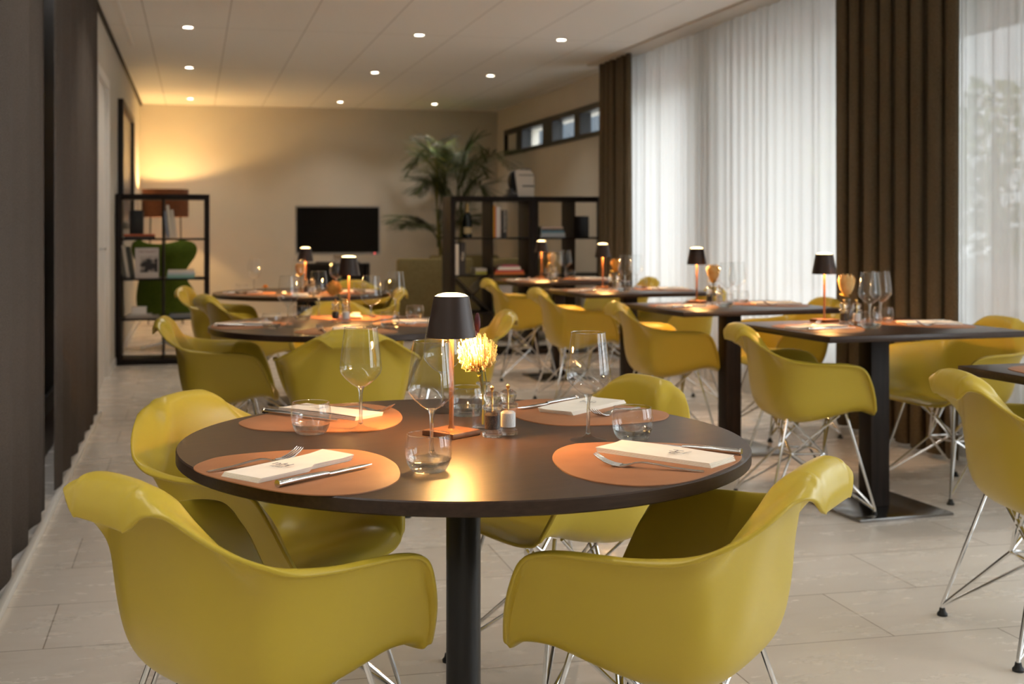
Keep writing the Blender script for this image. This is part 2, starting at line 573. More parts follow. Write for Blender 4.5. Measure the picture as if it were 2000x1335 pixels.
# window wall with its openings; a strip of high windows further back
CL = (11.2, 15.35)            # clerestory opening along Y
CX = 3.95
wr = MB()
ys = sorted(OPEN)
prev = -4.1
for y0, y1 in ys:
    wr.box(WX, WX + 0.3, prev, y0, 0, CEIL + 0.12)
    wr.box(WX, WX + 0.3, y0, y1, 0, OZ[0])
    wr.box(WX, WX + 0.3, y0, y1, OZ[1], CEIL + 0.12)
    prev = y1
wr.box(WX, WX + 0.3, prev, 10.95, 0, CEIL + 0.12)
wr.box(CX, WX + 0.3, 10.95, CL[0], 0, CEIL + 0.12)
wr.box(CX, WX + 0.3, CL[0], CL[1], 0, 2.10)
wr.box(CX, WX + 0.3, CL[0], CL[1], 2.43, CEIL + 0.12)
wr.box(CX, WX + 0.3, CL[1], BACK, 0, CEIL + 0.12)
struct('wall_right', wr, M['wall'])
for i, (y0, y1) in enumerate(OPEN):
    f = MB()
    t = 0.05
    x0, x1 = WX + 0.12, WX + 0.19
    f.box(x0, x1, y0, y1, OZ[0], OZ[0] + t).box(x0, x1, y0, y1, OZ[1] - t, OZ[1])
    f.box(x0, x1, y0, y0 + t, OZ[0], OZ[1]).box(x0, x1, y1 - t, y1, OZ[0], OZ[1])
    if y1 - y0 > 2:
        ym = (y0 + y1) / 2
        f.box(x0, x1, ym - 0.03, ym + 0.03, OZ[0], OZ[1])
    wo = struct('window_%d' % (i + 1), f, mat('white_window_frame', (0.55, 0.53, 0.5), 0.4))
    MB().box(x0 + 0.03, x0 + 0.036, y0 + t, y1 - t, OZ[0] + t, OZ[1] - t).build('pane', M['pane'], wo)
# clerestory: dark frame with three lights and a white panel at the far end
cf = MB()
cx0, cx1 = CX - 0.025, CX + 0.1
cf.box(cx0, cx1, CL[0], CL[1], 2.37, 2.43).box(cx0, cx1, CL[0], CL[1], 2.10, 2.145)
edges = [(11.2, 11.35), (12.15, 12.35), (13.15, 13.55), (14.45, 14.72), (15.3, 15.35)]
for a, q in edges:
    cf.box(cx0, cx1, a, q, 2.145, 2.37)
cw = struct('window_5', cf, M['frame_dark'])
for (a, b0), (c0, q) in zip(edges[:3], edges[1:4]):
    MB().box(CX + 0.05, CX + 0.056, b0, c0, 2.145, 2.37).build('pane', M['pane'], cw)
MB().box(CX + 0.02, CX + 0.04, 14.72, 15.3, 2.145, 2.37).build('panel', mat('white_infill_panel', (0.6, 0.57, 0.52), 0.6), cw)
struct('trim_4', MB().box(3.62, 3.90, 0.0, 10.98, CEIL - 0.02, CEIL, ch=0.003), mat('white_curtain_track', (0.62, 0.58, 0.53), 0.5))

# recessed downlights
def make_downlight():
    t = thing('downlight')
    MB().lathe([(0.036, 0.0), (0.050, 0.0), (0.052, -0.003), (0.050, -0.006), (0.038, -0.006), (0.036, 0.0)], 28).build('trim_ring', M['white'], t)
    MB().lathe([(0.0, -0.0015), (0.0365, -0.0015)], 28).build('lens', M['spot'], t)
    return t
DLX = [(-0.05, 'left'), (1.75, 'middle'), (2.93, 'right')]
DLY = [(14.96, 'farthest row near the back wall'), (12.0, 'second row from the back wall'), (9.56, 'nearest row in view')]
for y, rowname in DLY:
    for x, coln in DLX:
        place('downlight', make_downlight, (x, y, CEIL - 0.0005), 0, f'round recessed ceiling downlight, {coln} one of the {rowname}', 'downlight', 'recessed ceiling downlights')
for y in (14.96, 12.0, 9.56, 7.1, 4.6, 2.2):
    for x, coln in DLX:
        l = bpy.data.lights.new('downlight_beam', 'SPOT')
        l.energy = 25 if y > 9 else (26 if y > 5 else 16)
        l.color = (1.0, 0.93, 0.82)
        l.spot_size = R(120)
        l.spot_blend = 0.9
        l.shadow_soft_size = 0.05
        o = link(bpy.data.objects.new('downlight_beam', l))
        o.location = (x, y, CEIL - 0.012)

# ================================================================== CURTAINS
def curtain_rows(x, y0, y1, z0, z1, wl, amp, seed, omega=0.0, levels=7, res=10, sway=0.006, gather=0.0):
    rnd = random.Random(seed)
    nf = max(2, int(abs(y1 - y0) / wl))
    fold = [(rnd.uniform(0.65, 1.25), rnd.uniform(-0.4, 0.4), rnd.uniform(-1, 1)) for _ in range(nf + 1)]
    wid = [rnd.uniform(0.55, 1.5) for _ in range(nf)]
    cum = [0.0]
    for q in wid: cum.append(cum[-1] + q / sum(wid) * nf)
    rows = []
    for q in range(levels):
        h = q / (levels - 1)
        row = []
        for i in range(nf * res + 1):
            s = i / res
            k = min(int(s), nf)
            a0, a1 = fold[k], fold[min(k + 1, nf)]
            u = s - int(s)
            am = amp * ((a0[0] * (1 - u) + a1[0] * u)) * (0.75 + 0.25 * (1 - h) if gather == 0 else (1 - gather * h))
            ph = 2 * PI * s + (a0[1] * (1 - u) + a1[1] * u)
            dx = am * math.sin(ph) + sway * (a0[2] * (1 - u) + a1[2] * u) * (1 - h)
            dy = omega * wl * math.sin(2 * ph) * 0.5 + sway * math.sin(3.1 * s + 2 * h) * (1 - h)
            sw = cum[k] + (cum[k + 1] - cum[k]) * u if k < nf else cum[nf]
            row.append((x + dx, y0 + (y1 - y0) * sw / nf + dy, z0 + (z1 - z0) * h))
        rows.append(row)
    return rows

def curtain(name, m, label, cat, *a, thick=0.003, group=None, **k):
    mb = MB().grid(curtain_rows(*a, **k))
    o = mb.build(name, m, None, 0)
    o.data.shade_smooth()
    if thick:
        md = o.modifiers.new('thickness', 'SOLIDIFY')
        md.thickness = thick
        md.offset = 0
    return tag(o, label, cat, group)

curtain('sheer_curtain', M['sheer'], 'white sheer curtain hanging between the two brown drapes', 'curtain', 3.83, 10.35, 5.9, 0.02, CEIL - 0.02, 0.12, 0.011, 3, omega=0.15, thick=0, levels=6, group='white sheers along the windows')
curtain('sheer_curtain', M['sheer'], 'white sheer curtain to the right of the near brown drape, cut by the frame', 'curtain', 3.83, 5.88, 3.55, 0.02, CEIL - 0.02, 0.12, 0.011, 5, omega=0.15, thick=0, levels=6, group='white sheers along the windows')
curtain('brown_drape', M['drape'], 'wide dark brown drape bunched beside the nearer window tables', 'curtain', 3.735, 6.62, 5.42, 0.03, CEIL - 0.02, 0.15, 0.048, 11, omega=0.35, res=14, group='brown drapes by the window')
curtain('brown_drape', M['drape'], 'narrow brown drape next to the right-hand bookcase', 'curtain', 3.72, 10.90, 10.06, 0.03, CEIL - 0.02, 0.13, 0.05, 23, omega=0.35, res=14, group='brown drapes by the window')
curtain('taupe_curtain', M['taupe'], 'grey taupe curtain at the left edge of the room, nearest', 'curtain', -0.605, 3.0, 5.24, 0.035, CEIL - 0.005, 0.32, 0.012, 31, res=12, group='taupe curtains on the left')
curtain('taupe_curtain', M['taupe'], 'grey taupe curtain left, between the dark gap and the white door', 'curtain', -0.60, 5.62, 8.02, 0.035, CEIL - 0.005, 0.30, 0.014, 37, res=12, group='taupe curtains on the left')

# ================================================================== OUTSIDE
struct('floor_outside', MB().box(WX + 0.3, 40, -30, 45, -0.35, -0.25), mat('grey_pavement', (0.46, 0.46, 0.46), 0.85))
ov = MB()
ov.box(WX + 0.3, WX + 1.3, 1.0, 8.9, 2.55, 2.74)
struct('trim_5', ov, M['concrete'])
struct('wall_sky_blocker', MB().box(4.4, 15, 26, 26.4, -0.3, 8.0), mat('blue_grey_render', (0.05, 0.06, 0.07), 0.8))  # added dark wall, keeps bright sky out of the clerestory panes
bld = thing('building', 'pale office building across the street seen through the sheer', 'building', (27, 16, -0.25))
MB().box(0, 8, -14, 12, 0, 5.2).build('facade', mat('pale_render', (0.62, 0.60, 0.57), 0.8), bld)
MB().box(-0.3, 8, -14.3, 12.3, 5.2, 5.5).build('roof_edge', M['concrete'], bld)
for k in range(6):
    for h in (0.9, 3.2):
        f = MB().box(-0.06, 0.1, -12 + k * 4, -9.4 + k * 4, h, h + 1.5).build('window', M['frame_dark'], bld)
        MB().box(-0.065, -0.055, -11.9 + k * 4, -9.5 + k * 4, h + 0.1, h + 1.4).build('pane', mat('grey_pane', (0.25, 0.3, 0.34), 0.1), f)

leafm = noise_col(mat('tree_leaves', (0.18, 0.26, 0.07), 0.6), (0.09, 0.15, 0.03), (0.34, 0.40, 0.10), nscale=3)
barkm = noise_col(mat('tree_bark', (0.12, 0.09, 0.06), 0.8), (0.08, 0.06, 0.04), (0.16, 0.12, 0.09), nscale=20)
def make_tree(seed, h, rad):
    def mk():
        rnd = random.Random(seed)
        t = thing('street_tree')
        MB().tube([(0, 0, 0), (0.04, 0.02, h * 0.3), (-0.03, 0.05, h * 0.55), (0, 0, h * 0.8)], [0.13, 0.10, 0.07, 0.03], 8).build('trunk', barkm, t)
        mb = MB()
        for i in range(1500):
            while True:
                p = Vector((rnd.uniform(-1, 1), rnd.uniform(-1, 1), rnd.uniform(-1, 1)))
                if 0.35 < p.length < 1: break
            p = Vector((p.x * rad, p.y * rad, h * 0.66 + p.z * h * 0.36))
            a = Vector((rnd.uniform(-1, 1), rnd.uniform(-1, 1), rnd.uniform(-1, 1))).normalized()
            b = a.orthogonal().normalized()
            sz = rnd.uniform(0.06, 0.14)
            mb.add([p - a * sz, p + b * sz * .5, p + a * sz, p - b * sz * .5], [(0, 1, 2, 3)])
        mb.build('crown', leafm, t, 0)
        return t
    return mk
TREES = [(10.5, 17.0, 1, 3.6, 1.3, 'small street tree far left beyond the sheer curtain'), (9.5, 13.0, 2, 3.2, 1.2, 'leafy street tree behind the sheer, left of the bright sky patch'),
         (13.5, 13.4, 3, 2.9, 1.3, 'low street tree under the bright sky patch'), (9.0, 6.2, 4, 3.6, 1.2, 'street tree beyond the sheer at the right frame edge')]
for x, y, sd, h, rd, lb in TREES:
    t = make_tree(sd, h, rd)()
    t.location = (x, y, -0.25)
    tag(t, lb, 'tree', 'trees in the street')

def make_car(paint):
    t = thing('parked_car')
    side = [(-2.1, 0.30), (-2.12, 0.62), (-1.95, 0.80), (-1.25, 0.90), (-0.55, 1.38), (0.75, 1.42), (1.45, 0.98), (2.02, 0.88), (2.12, 0.55), (2.08, 0.30)]
    n = len(side)
    mb = MB()
    rows = []
    for yy, sc in ((-0.86, 0.96), (-0.80, 1.0), (0.80, 1.0), (0.86, 0.96)):
        rows.append([(x * sc, yy * (1.0 if z < 0.95 else 0.84), z * (1 if sc == 1 else 0.985)) for x, z in side])
    b = 0
    mb.grid([r + [r[0]] for r in rows])
    mb.f.append(tuple(range(n)))
    mb.f.append(tuple(3 * (n + 1) + i for i in range(n)))
    mb.build('body', paint, t, 30)
    gl = mat('car_window', (0.02, 0.025, 0.03), 0.08)
    for sy in (-1, 1):
        MB().box(-0.55, 0.95, 0.735 * sy - 0.01, 0.735 * sy + 0.01, 0.98, 1.32).build('side_window', gl, t)
        for x in (-1.3, 1.3):
            q = MB().lathe([(0, -0.1), (0.30, -0.1), (0.32, -0.06), (0.32, 0.06), (0.30, 0.1), (0, 0.1)], 20)
            q.v = [(p[0] + x, p[2] + 0.8 * sy, p[1] + 0.32) for p in q.v]
            q.build('wheel', M['rubber'], t)
    return t
c1 = make_car(mat('white_car_paint', (0.75, 0.76, 0.78), 0.25, coat=1))
c1.location, c1.rotation_euler = (13.0, 15.8, -0.25), (0, 0, R(90))
tag(c1, 'white parked car behind the sheer, left of the brown drape', 'car', 'parked cars')
c2 = make_car(mat('red_car_paint', (0.45, 0.10, 0.06), 0.25, coat=1))
c2.location, c2.rotation_euler = (10.6, 10.6, -0.25), (0, 0, R(90))
tag(c2, 'reddish parked car behind the sheer beside the brown drape', 'car', 'parked cars')

# ================================================================== CHAIRS
ST = [
 [(0,.292,.416),(.14,.285,.418),(.2,.272,.425),(.215,.268,.432),(.225,.265,.438),(.235,.262,.443)],
 [(0,.265,.436),(.145,.258,.434),(.215,.245,.448),(.237,.238,.475),(.250,.238,.505),(.266,.243,.508)],
 [(0,.22,.44),(.145,.215,.438),(.222,.205,.46),(.249,.2,.515),(.266,.205,.575),(.288,.215,.574)],
 [(0,.165,.434),(.145,.163,.433),(.222,.158,.462),(.252,.16,.535),(.275,.163,.602),(.291,.170,.630),(.302,.176,.628)],
 [(0,.09,.412),(.14,.09,.414),(.220,.088,.450),(.254,.09,.55),(.278,.096,.625),(.296,.102,.650),(.308,.105,.645)],
 [(0,.01,.394),(.14,.01,.398),(.220,.01,.440),(.255,.01,.55),(.280,.01,.630),(.298,.012,.655),(.310,.013,.650)],
 [(0,-.07,.386),(.14,-.07,.391),(.219,-.065,.437),(.253,-.06,.55),(.278,-.06,.632),(.296,-.062,.657),(.308,-.065,.652)],
 [(0,-.14,.397),(.138,-.135,.403),(.214,-.122,.452),(.246,-.12,.57),(.268,-.133,.643),(.286,-.145,.666),(.299,-.155,.660)],
 [(0,-.190,.440),(.130,-.184,.447),(.204,-.166,.500),(.229,-.165,.60),(.250,-.180,.650),(.266,-.198,.675),(.278,-.215,.684)],
 [(0,-.216,.518),(.117,-.210,.528),(.182,-.19,.58),(.207,-.19,.64),(.226,-.210,.672),(.240,-.232,.692),(.250,-.252,.700)],
 [(0,-.228,.60),(.10,-.223,.61),(.158,-.208,.638),(.181,-.208,.675),(.197,-.236,.697),(.209,-.262,.714),(.219,-.283,.720)],
 [(0,-.24,.655),(.085,-.236,.663),(.132,-.226,.685),(.152,-.228,.708),(.166,-.255,.722),(.178,-.285,.737),(.188,-.306,.741)],
 [(0,-.251,.70),(.070,-.248,.707),(.110,-.242,.722),(.128,-.246,.738),(.141,-.276,.746),(.152,-.304,.758),(.160,-.322,.756)],
 [(0,-.262,.737),(.055,-.26,.742),(.090,-.257,.754),(.111,-.262,.765),(.122,-.295,.768),(.133,-.322,.770),(.139,-.337,.759)],
 [(0,-.274,.768),(.048,-.273,.770),(.080,-.273,.776),(.097,-.280,.781),(.107,-.309,.781),(.116,-.333,.774),(.120,-.345,.754)],
 [(0,-.288,.790),(.042,-.288,.790),(.070,-.290,.790),(.085,-.296,.790),(.094,-.320,.787),(.103,-.339,.772),(.107,-.3485,.744)],
 [(0,-.308,.800),(.038,-.308,.799),(.063,-.311,.797),(.077,-.316,.794),(.086,-.332,.788),(.093,-.343,.769),(.097,-.350,.735)],
 [(0,-.336,.790),(.034,-.336,.788),(.058,-.338,.785),(.071,-.340,.780),(.080,-.343,.774),(.086,-.347,.756),(.089,-.3505,.730)],
 [(0,-.352,.757),(.031,-.352,.756),(.053,-.352,.754),(.065,-.352,.751),(.073,-.3515,.746),(.078,-.351,.738),(.082,-.3505,.727)],
 [(0,-.350,.726),(.028,-.350,.726),(.050,-.350,.726),(.062,-.350,.726),(.069,-.350,.726),(.073,-.350,.7255),(.076,-.350,.725)],
]
for s_ in ST[:3]:      # one more point near the rim of the seat front
    c_, r_ = s_[4], s_[5]
    s_.insert(5, tuple((p + q) / 2 for p, q in zip(c_, r_)))
SY, SZ = 0.88, 0.975
def shell_grid(nt=64, ns=22):
    rows = []
    for i in range(nt):
        st = [catmull([s[k] for s in ST], i / (nt - 1) * (len(ST) - 1)) for k in range(7)]
        m = (-st[1][0],) + st[1][1:]
        half = []
        for j in range(ns):
            x = j / (ns - 1) * 6
            p = cr4(m, st[0], st[1], st[2], x) if x < 1 else catmull(st, x)
            half.append((0.,) + p[1:] if j == 0 else p)
        half = [(x, y * SY, z * SZ) for x, y, z in half]
        rows.append([(-x, y, z) for x, y, z in reversed(half[1:])] + half)
    return rows

def make_chair():
    t = thing('armchair')
    sh = MB().grid(shell_grid()).build('seat_shell', M['shell'], t, 0)
    sh.data.shade_smooth()
    md = sh.modifiers.new('thickness', 'SOLIDIFY')
    md.thickness = 0.009
    md.offset = 0
    md = sh.modifiers.new('rounding', 'SUBSURF')
    md.levels = 1
    md.render_levels = 1
    rr = 0.0058
    ring = [(0.085, 0.065, 0.235), (0.085, -0.075, 0.235), (-0.085, -0.075, 0.235), (-0.085, 0.065, 0.235)]
    br = MB()
    for i in range(4):
        br.tube([ring[i], ring[(i + 1) % 4]], 0.005, 8)
    # bracing wires rise from the ring corners to the opposite mounts
    for sx in (-1, 1):
        br.tube([(0.085 * sx, 0.065, 0.235), (0.150 * sx, -0.095, 0.388)], 0.005, 8)
        br.tube([(0.085 * sx, -0.075, 0.235), (0.150 * sx, 0.11, 0.408)], 0.005, 8)
        br.tube([(0.085 * sx, 0.065, 0.235), (-0.06 * sx, 0.135, 0.402)], 0.005, 8)
        br.tube([(0.085 * sx, -0.075, 0.235), (-0.06 * sx, -0.105, 0.384)], 0.005, 8)
    br.build('wire_brace', M['chrome'], t)
    for sx in (-1, 1):
        for sy in (-1, 1):
            fx, fy = 0.235 * sx, (0.225 if sy > 0 else -0.215)
            k = MB()
            mount = (0.155 * sx, 0.135 if sy > 0 else -0.115, 0.414 if sy > 0 else 0.394)
            k.tube([(fx, fy, 0.012), (fx, fy, 0.035), mount], rr, 8)
            k.tube([(fx, fy, 0.032), (0.085 * sx, (0.065 if sy > 0 else -0.075), 0.235), (-0.02 * sx, (0.135 if sy > 0 else -0.105), 0.400 if sy > 0 else 0.382)], rr * 0.9, 8)
            k.tube([(fx, fy, 0.030), (0.088 * sx, (-0.075 if sy > 0 else 0.065), 0.237)], rr * 0.9, 8)
            lg = k.build('leg', M['chrome'], t)
            MB().lathe([(0, 0), (0.015, 0), (0.016, 0.006), (0.010, 0.014), (0.008, 0.024), (0, 0.024)], 14, (fx, fy, 0)).build('foot_glide', M['rubber'], lg)
    return t

CHAIRS = [
 (0.102, 2.262, -56.0, 'yellow armchair at the bottom left, seen from behind', 'front'),
 (0.886, 2.173, 45.1, 'yellow armchair at the bottom centre right, seen from behind', 'front'),
 (0.185, 2.970, -128.3, 'yellow armchair facing forward behind the left edge of the front round table', 'front'),
 (0.966, 3.127, 107.4, 'yellow armchair tucked under the far right edge of the front round table', 'front'),
 (0.632, 5.169, -3.1, 'yellow armchair seen straight from behind between the front and middle round tables', 'middle'),
 (0.130, 5.749, -93.6, 'yellow armchair at the left end of the middle round table', 'middle'),
 (0.770, 6.440, 179.6, 'yellow armchair on the far side of the middle round table', 'middle'),
 (1.248, 5.887, 83.8, 'yellow armchair on the right of the middle round table, right of the big lamp', 'middle'),
 (0.319, 7.640, -70.8, 'yellow armchair at the near left of the rear round table, in front of another', 'rear'),
 (0.191, 8.550, -102.7, 'yellow armchair at the far left of the rear round table beside the bookcase', 'rear'),
 (1.098, 8.186, 83.4, 'yellow armchair on the right of the rear round table', 'rear'),
 (1.179, 9.037, 178.6, 'yellow armchair behind the rear round table, under the television', 'rear'),
 (2.420, 3.080, -100, 'yellow armchair cut by the right frame edge, facing the table there', 'window'),
 (2.545, 4.800, -98, 'yellow armchair seen from behind left of the square table beside the wide drape', 'window'),
 (2.530, 6.330, -93, 'third yellow armchair from the front on the aisle side of the window tables', 'window'),
 (2.515, 7.890, -90, 'fourth yellow armchair from the front on the aisle side of the window tables', 'window'),
 (2.530, 9.340, -90.8, 'farthest yellow armchair on the aisle side, in front of the bookcases', 'window'),
 (3.370, 4.930, 97, 'yellow armchair facing left in front of the wide brown drape', 'window'),
 (3.330, 6.480, 92.8, 'yellow armchair by the sheer behind the lamp of the second square table', 'window'),
 (3.200, 7.760, 90.2, 'yellow armchair on the window side of the third square table from the front', 'window'),
 (3.360, 9.380, 91.3, 'yellow armchair on the window side of the farthest square table', 'window'),
]
GRP = {'front': 'armchairs around the front round table', 'middle': 'armchairs around the middle round table', 'rear': 'armchairs around the rear round table', 'window': 'armchairs at the window tables'}
for x, y, a, lb, g in CHAIRS:
    place('chair', make_chair, (x, y, 0), R(a), lb, 'chair', GRP[g])

# ================================================================== TABLES
def make_round_table():
    t = thing('round_table')
    MB().lathe([(0, 0.718), (0.596, 0.718), (0.6, 0.721), (0.6, 0.7425), (0.5975, 0.745), (0.594, 0.745), (0, 0.745)], 96).build('tabletop', M['wenge'], t, 30)
    MB().lathe([(0.037, 0.012), (0.037, 0.718)], 32).build('column', M['black_metal'], t)
    MB().lathe([(0, 0.0), (0.25, 0), (0.253, 0.004), (0.25, 0.010), (0.05, 0.014), (0, 0.014)], 48).build('base_plate', M['black_metal'], t)
    return t
RT = [((0.562, 2.546), 'dark round dining table in the foreground, set for four'), ((0.658, 5.59), 'dark round dining table in the middle, behind the foreground one'), ((0.715, 8.34), 'dark round dining table at the rear, below the television')]
for (x, y), lb in RT:
    place('rt', make_round_table, (x, y, 0), R(20), lb, 'table', 'round dining tables')

def make_square_table():
    t = thing('square_table')
    MB().box(-0.465, 0.465, -0.375, 0.375, 0.745, 0.77, ch=0.0025).build('tabletop', M['wenge'], t)
    MB().box(-0.045, 0.045, -0.045, 0.045, 0.012, 0.745, ch=0.002).build('column', M['wenge_dark'], t)
    MB().box(-0.225, 0.225, -0.225, 0.225, 0.0, 0.012, ch=0.002).build('base_plate', M['plate'], t)
    return t
SQ = [(2.78, 2.99, 4, 'square table cut by the right frame edge'), (2.83, 4.70, 4.4, 'square table beside the wide brown drape'), (2.80, 6.07, 4.5, 'square table second in the row along the sheer'),
      (2.81, 7.65, 4, 'square table third in the row along the sheer'), (2.80, 9.22, 3, 'farthest square table, in front of the bookcases')]
for x, y, a, lb in SQ:
    place('sq', make_square_table, (x, y, 0), R(a), 'dark ' + lb, 'table', 'square tables along the window')

# ================================================================== TABLE LAMPS
def make_lamp():
    t = thing('table_lamp')
    MB().box(-0.045, 0.045, -0.045, 0.045, 0, 0.012, ch=0.0012).build('base', M['pole'], t)
    MB().lathe([(0.016, 0.012), (0.0075, 0.015), (0.0052, 0.022), (0.0052, 0.262), (0, 0.262)], 20).build('pole', M['pole'], t)
    sh = MB().lathe([(0.0545, 0.213), (0.0385, 0.302), (0.0365, 0.302), (0.0525, 0.213)], 48, closed=True).build('lamp_shade', M['bronze'], t)
    MB().lathe([(0.0524, 0.2135), (0.0366, 0.297)], 48).build('lining', M['inner'], sh)
    MB().lathe([(0, 0.3095), (0.018, 0.3085), (0.030, 0.3055), (0.0364, 0.3012)], 40).build('diffuser', M['glow'], t)
    l = bpy.data.lights.new('lamp_bulb', 'POINT')
    l.energy = 12.5
    l.color = (1.0, 0.50, 0.155)
    l.shadow_soft_size = 0.03
    b = link(bpy.data.objects.new('lamp_bulb', l), t)
    b.location = (0, 0, 0.229)
    return t

# ================================================================== GLASSWARE
def make_wine_glass():
    t = thing('wine_glass')
    prof = [(0.004, 0.094), (0.010, 0.0965), (0.020, 0.1025), (0.034, 0.1145), (0.0440, 0.1265), (0.0468, 0.135), (0.0468, 0.144), (0.0445, 0.165), (0.041, 0.195), (0.0365, 0.229)]
    MB().lathe(prof, 48).build('bowl', M['bowl'], t, 60)
    MB().lathe([(0.0366, 0.2285), (0.0369, 0.2295), (0.0362, 0.2298), (0.0359, 0.2288)], 48, closed=True).build('rim', M['glass'], t, 60)
    MB().lathe([(0, 0.0985), (0.009, 0.0975), (0.0065, 0.092), (0.0042, 0.084), (0.0036, 0.06), (0.0038, 0.03), (0.0055, 0.016), (0, 0.012)], 24).build('stem', M['glass'], t, 60)
    MB().lathe([(0, 0.0), (0.038, 0.0), (0.0395, 0.001), (0.038, 0.0022), (0.020, 0.0048), (0.009, 0.010), (0.0052, 0.0165), (0, 0.0165)], 40).build('foot', M['clear_foot'], t, 60)
    return t

def make_tumbler():
    t = thing('water_tumbler')
    MB().lathe([(0.033, 0.010), (0.0405, 0.020), (0.0440, 0.033), (0.0440, 0.046), (0.0425, 0.058), (0.0400, 0.068)], 48).build('wall', M['bowl'], t, 60)
    MB().lathe([(0.0396, 0.0675), (0.0403, 0.0688), (0.0394, 0.0692), (0.0389, 0.068)], 48, closed=True).build('rim', M['glass'], t, 60)
    MB().lathe([(0, 0.0), (0.029, 0.0), (0.0325, 0.002), (0.0385, 0.012), (0.0415, 0.022), (0.0402, 0.020), (0.034, 0.013), (0.022, 0.0105), (0, 0.0095)], 48).build('thick_base', M['glass'], t, 60)
    return t

def make_mill(content):
    def mk():
        t = thing('grinder_mill')
        MB().lathe([(0, 0), (0.0205, 0), (0.0215, 0.002), (0.0215, 0.008), (0.0200, 0.010), (0, 0.010)], 32).build('foot_ring', M['acrylic'], t)
        MB().lathe([(0.0178, 0.010), (0.0178, 0.060)], 32).build('barrel', M['bowl'], t)
        MB().lathe([(0, 0.0165), (0.0162, 0.0165), (0.0162, 0.046), (0.012, 0.050), (0, 0.052)], 28).build('salt_fill' if content == 'salt' else 'peppercorn_fill', M[content], t)
        MB().lathe([(0, 0.058), (0.0195, 0.058), (0.0218, 0.061), (0.0218, 0.066), (0.0190, 0.068), (0.0165, 0.070), (0, 0.070)], 32).build('collar', M['acrylic'], t)
        MB().lathe([(0, 0.070), (0.0140, 0.070), (0.0150, 0.074), (0.0185, 0.080), (0.0192, 0.086), (0.0175, 0.092), (0.010, 0.0965), (0, 0.0975)], 32).build('cap', M['acrylic'], t)
        MB().lathe([(0, 0.096), (0.0035, 0.096), (0.003, 0.1), (0.0046, 0.103), (0.0046, 0.1065), (0.0025, 0.109), (0, 0.1095)], 18).build('knob', M['brass'], t)
        MB().lathe([(0, 0.05), (0.0016, 0.05), (0.0016, 0.097), (0, 0.097)], 10).build('spindle', M['brass'], t)
        return t
    return mk

def make_vase():
    t = thing('bud_vase')
    MB().lathe([(0.0235, 0.004), (0.0245, 0.010), (0.0245, 0.062), (0.0225, 0.071), (0.015, 0.078), (0.0112, 0.082), (0.0105, 0.100), (0.0135, 0.104)], 36).build('body', M['bowl'], t, 60)
    MB().lathe([(0.0110, 0.1015), (0.0155, 0.1015), (0.0165, 0.104), (0.0155, 0.1065), (0.0115, 0.1065)], 36, closed=True).build('lip', M['glass'], t, 60)
    MB().lathe([(0, 0), (0.0225, 0), (0.0245, 0.003), (0.0235, 0.007), (0, 0.005)], 36).build('thick_base', M['glass'], t, 60)
    return t

# ================================================================== FLOWERS
def leaf(mb, p0, d, ln, wd, bend=0.3, roll=0.0):
    """pointed leaf: centre line from p0 along d, drooping outward"""
    d = Vector(d).normalized()
    side = d.cross(Vector((0, 0, 1)))
    if side.length < 1e-3: side = Vector((1, 0, 0))
    side.normalize()
    nrm = side.cross(d)
    side = side * math.cos(roll) + nrm * math.sin(roll)
    rows = []
    for i in range(8):
        u = i / 7
        c = Vector(p0) + d * ln * u - Vector((0, 0, bend * ln * u * u))
        wv = wd * math.sin(PI * min(1, u * 0.93 + 0.07)) ** 0.8
        rows.append([c - side * wv, c + nrm * wv * -0.25, c + side * wv])
    mb.grid(rows)

def make_pincushion(petal, rad, seed, lean):
    """round protea head of many curved styles on a woody stem; origin at the foot of the vase"""
    def mk():
        rnd = random.Random(seed)
        t = thing('protea_flower')
        c = Vector((lean[0], lean[1], lean[2]))
        ax = Vector((lean[0] * 1.6, lean[1] * 1.6, 0.09)).normalized()
        MB().tube([(0, 0, 0.012), (0.001, 0, 0.07), (lean[0] * .35, lean[1] * .35, 0.115), tuple(c - ax * rad * .75)], [0.0035, 0.0035, 0.004, 0.0055], 8).build('stem', M['stem_green'], t)
        core = MB().lathe([(0, -0.72), (0.35, -0.6), (0.58, -0.2), (0.55, 0.2), (0.35, 0.5), (0, 0.62)], 20)
        q = ax.to_track_quat('Z', 'Y').to_matrix()
        core.v = [tuple(c + q @ (Vector(p) * rad)) for p in core.v]
        n = 190
        for i in range(n):
            z = 1 - 1.72 * (i + .5) / n
            ph = i * 2.39996 + rnd.uniform(-.15, .15)
            r0 = math.sqrt(max(0, 1 - z * z))
            out = Vector((r0 * math.cos(ph), r0 * math.sin(ph), z))
            base = Vector((0, 0, -0.55)) * rad + out * rad * 0.30
            tip = out * rad * rnd.uniform(0.90, 1.16) + Vector((0, 0, 0.10 * rad))
            mid = (base + tip) / 2 + Vector((out.x, out.y, 0)) * rad * 0.22
            inc = tip + (Vector((0, 0, 0.8)) - out * 0.9) * rad * 0.10
            pts = [c + q @ p for p in (base, mid, tip, inc)]
            core.tube([tuple(p) for p in pts], [0.0014, 0.0013, 0.0012, 0.0021], 5)
        core.build('bloom', petal, t, 60)
        for k in range(5):
            a = k * 2 * PI / 5 + 0.5
            m = MB()
            leaf(m, c - ax * rad * (0.85 + 0.12 * (k % 2)), (math.cos(a), math.sin(a), 0.25 + 0.2 * (k % 3)), 0.040, 0.0062, 0.5 * (k % 2) - 0.1, 0.4)
            m.build('leaf', M['leaf_olive'], t, 60)
        return t
    return mk

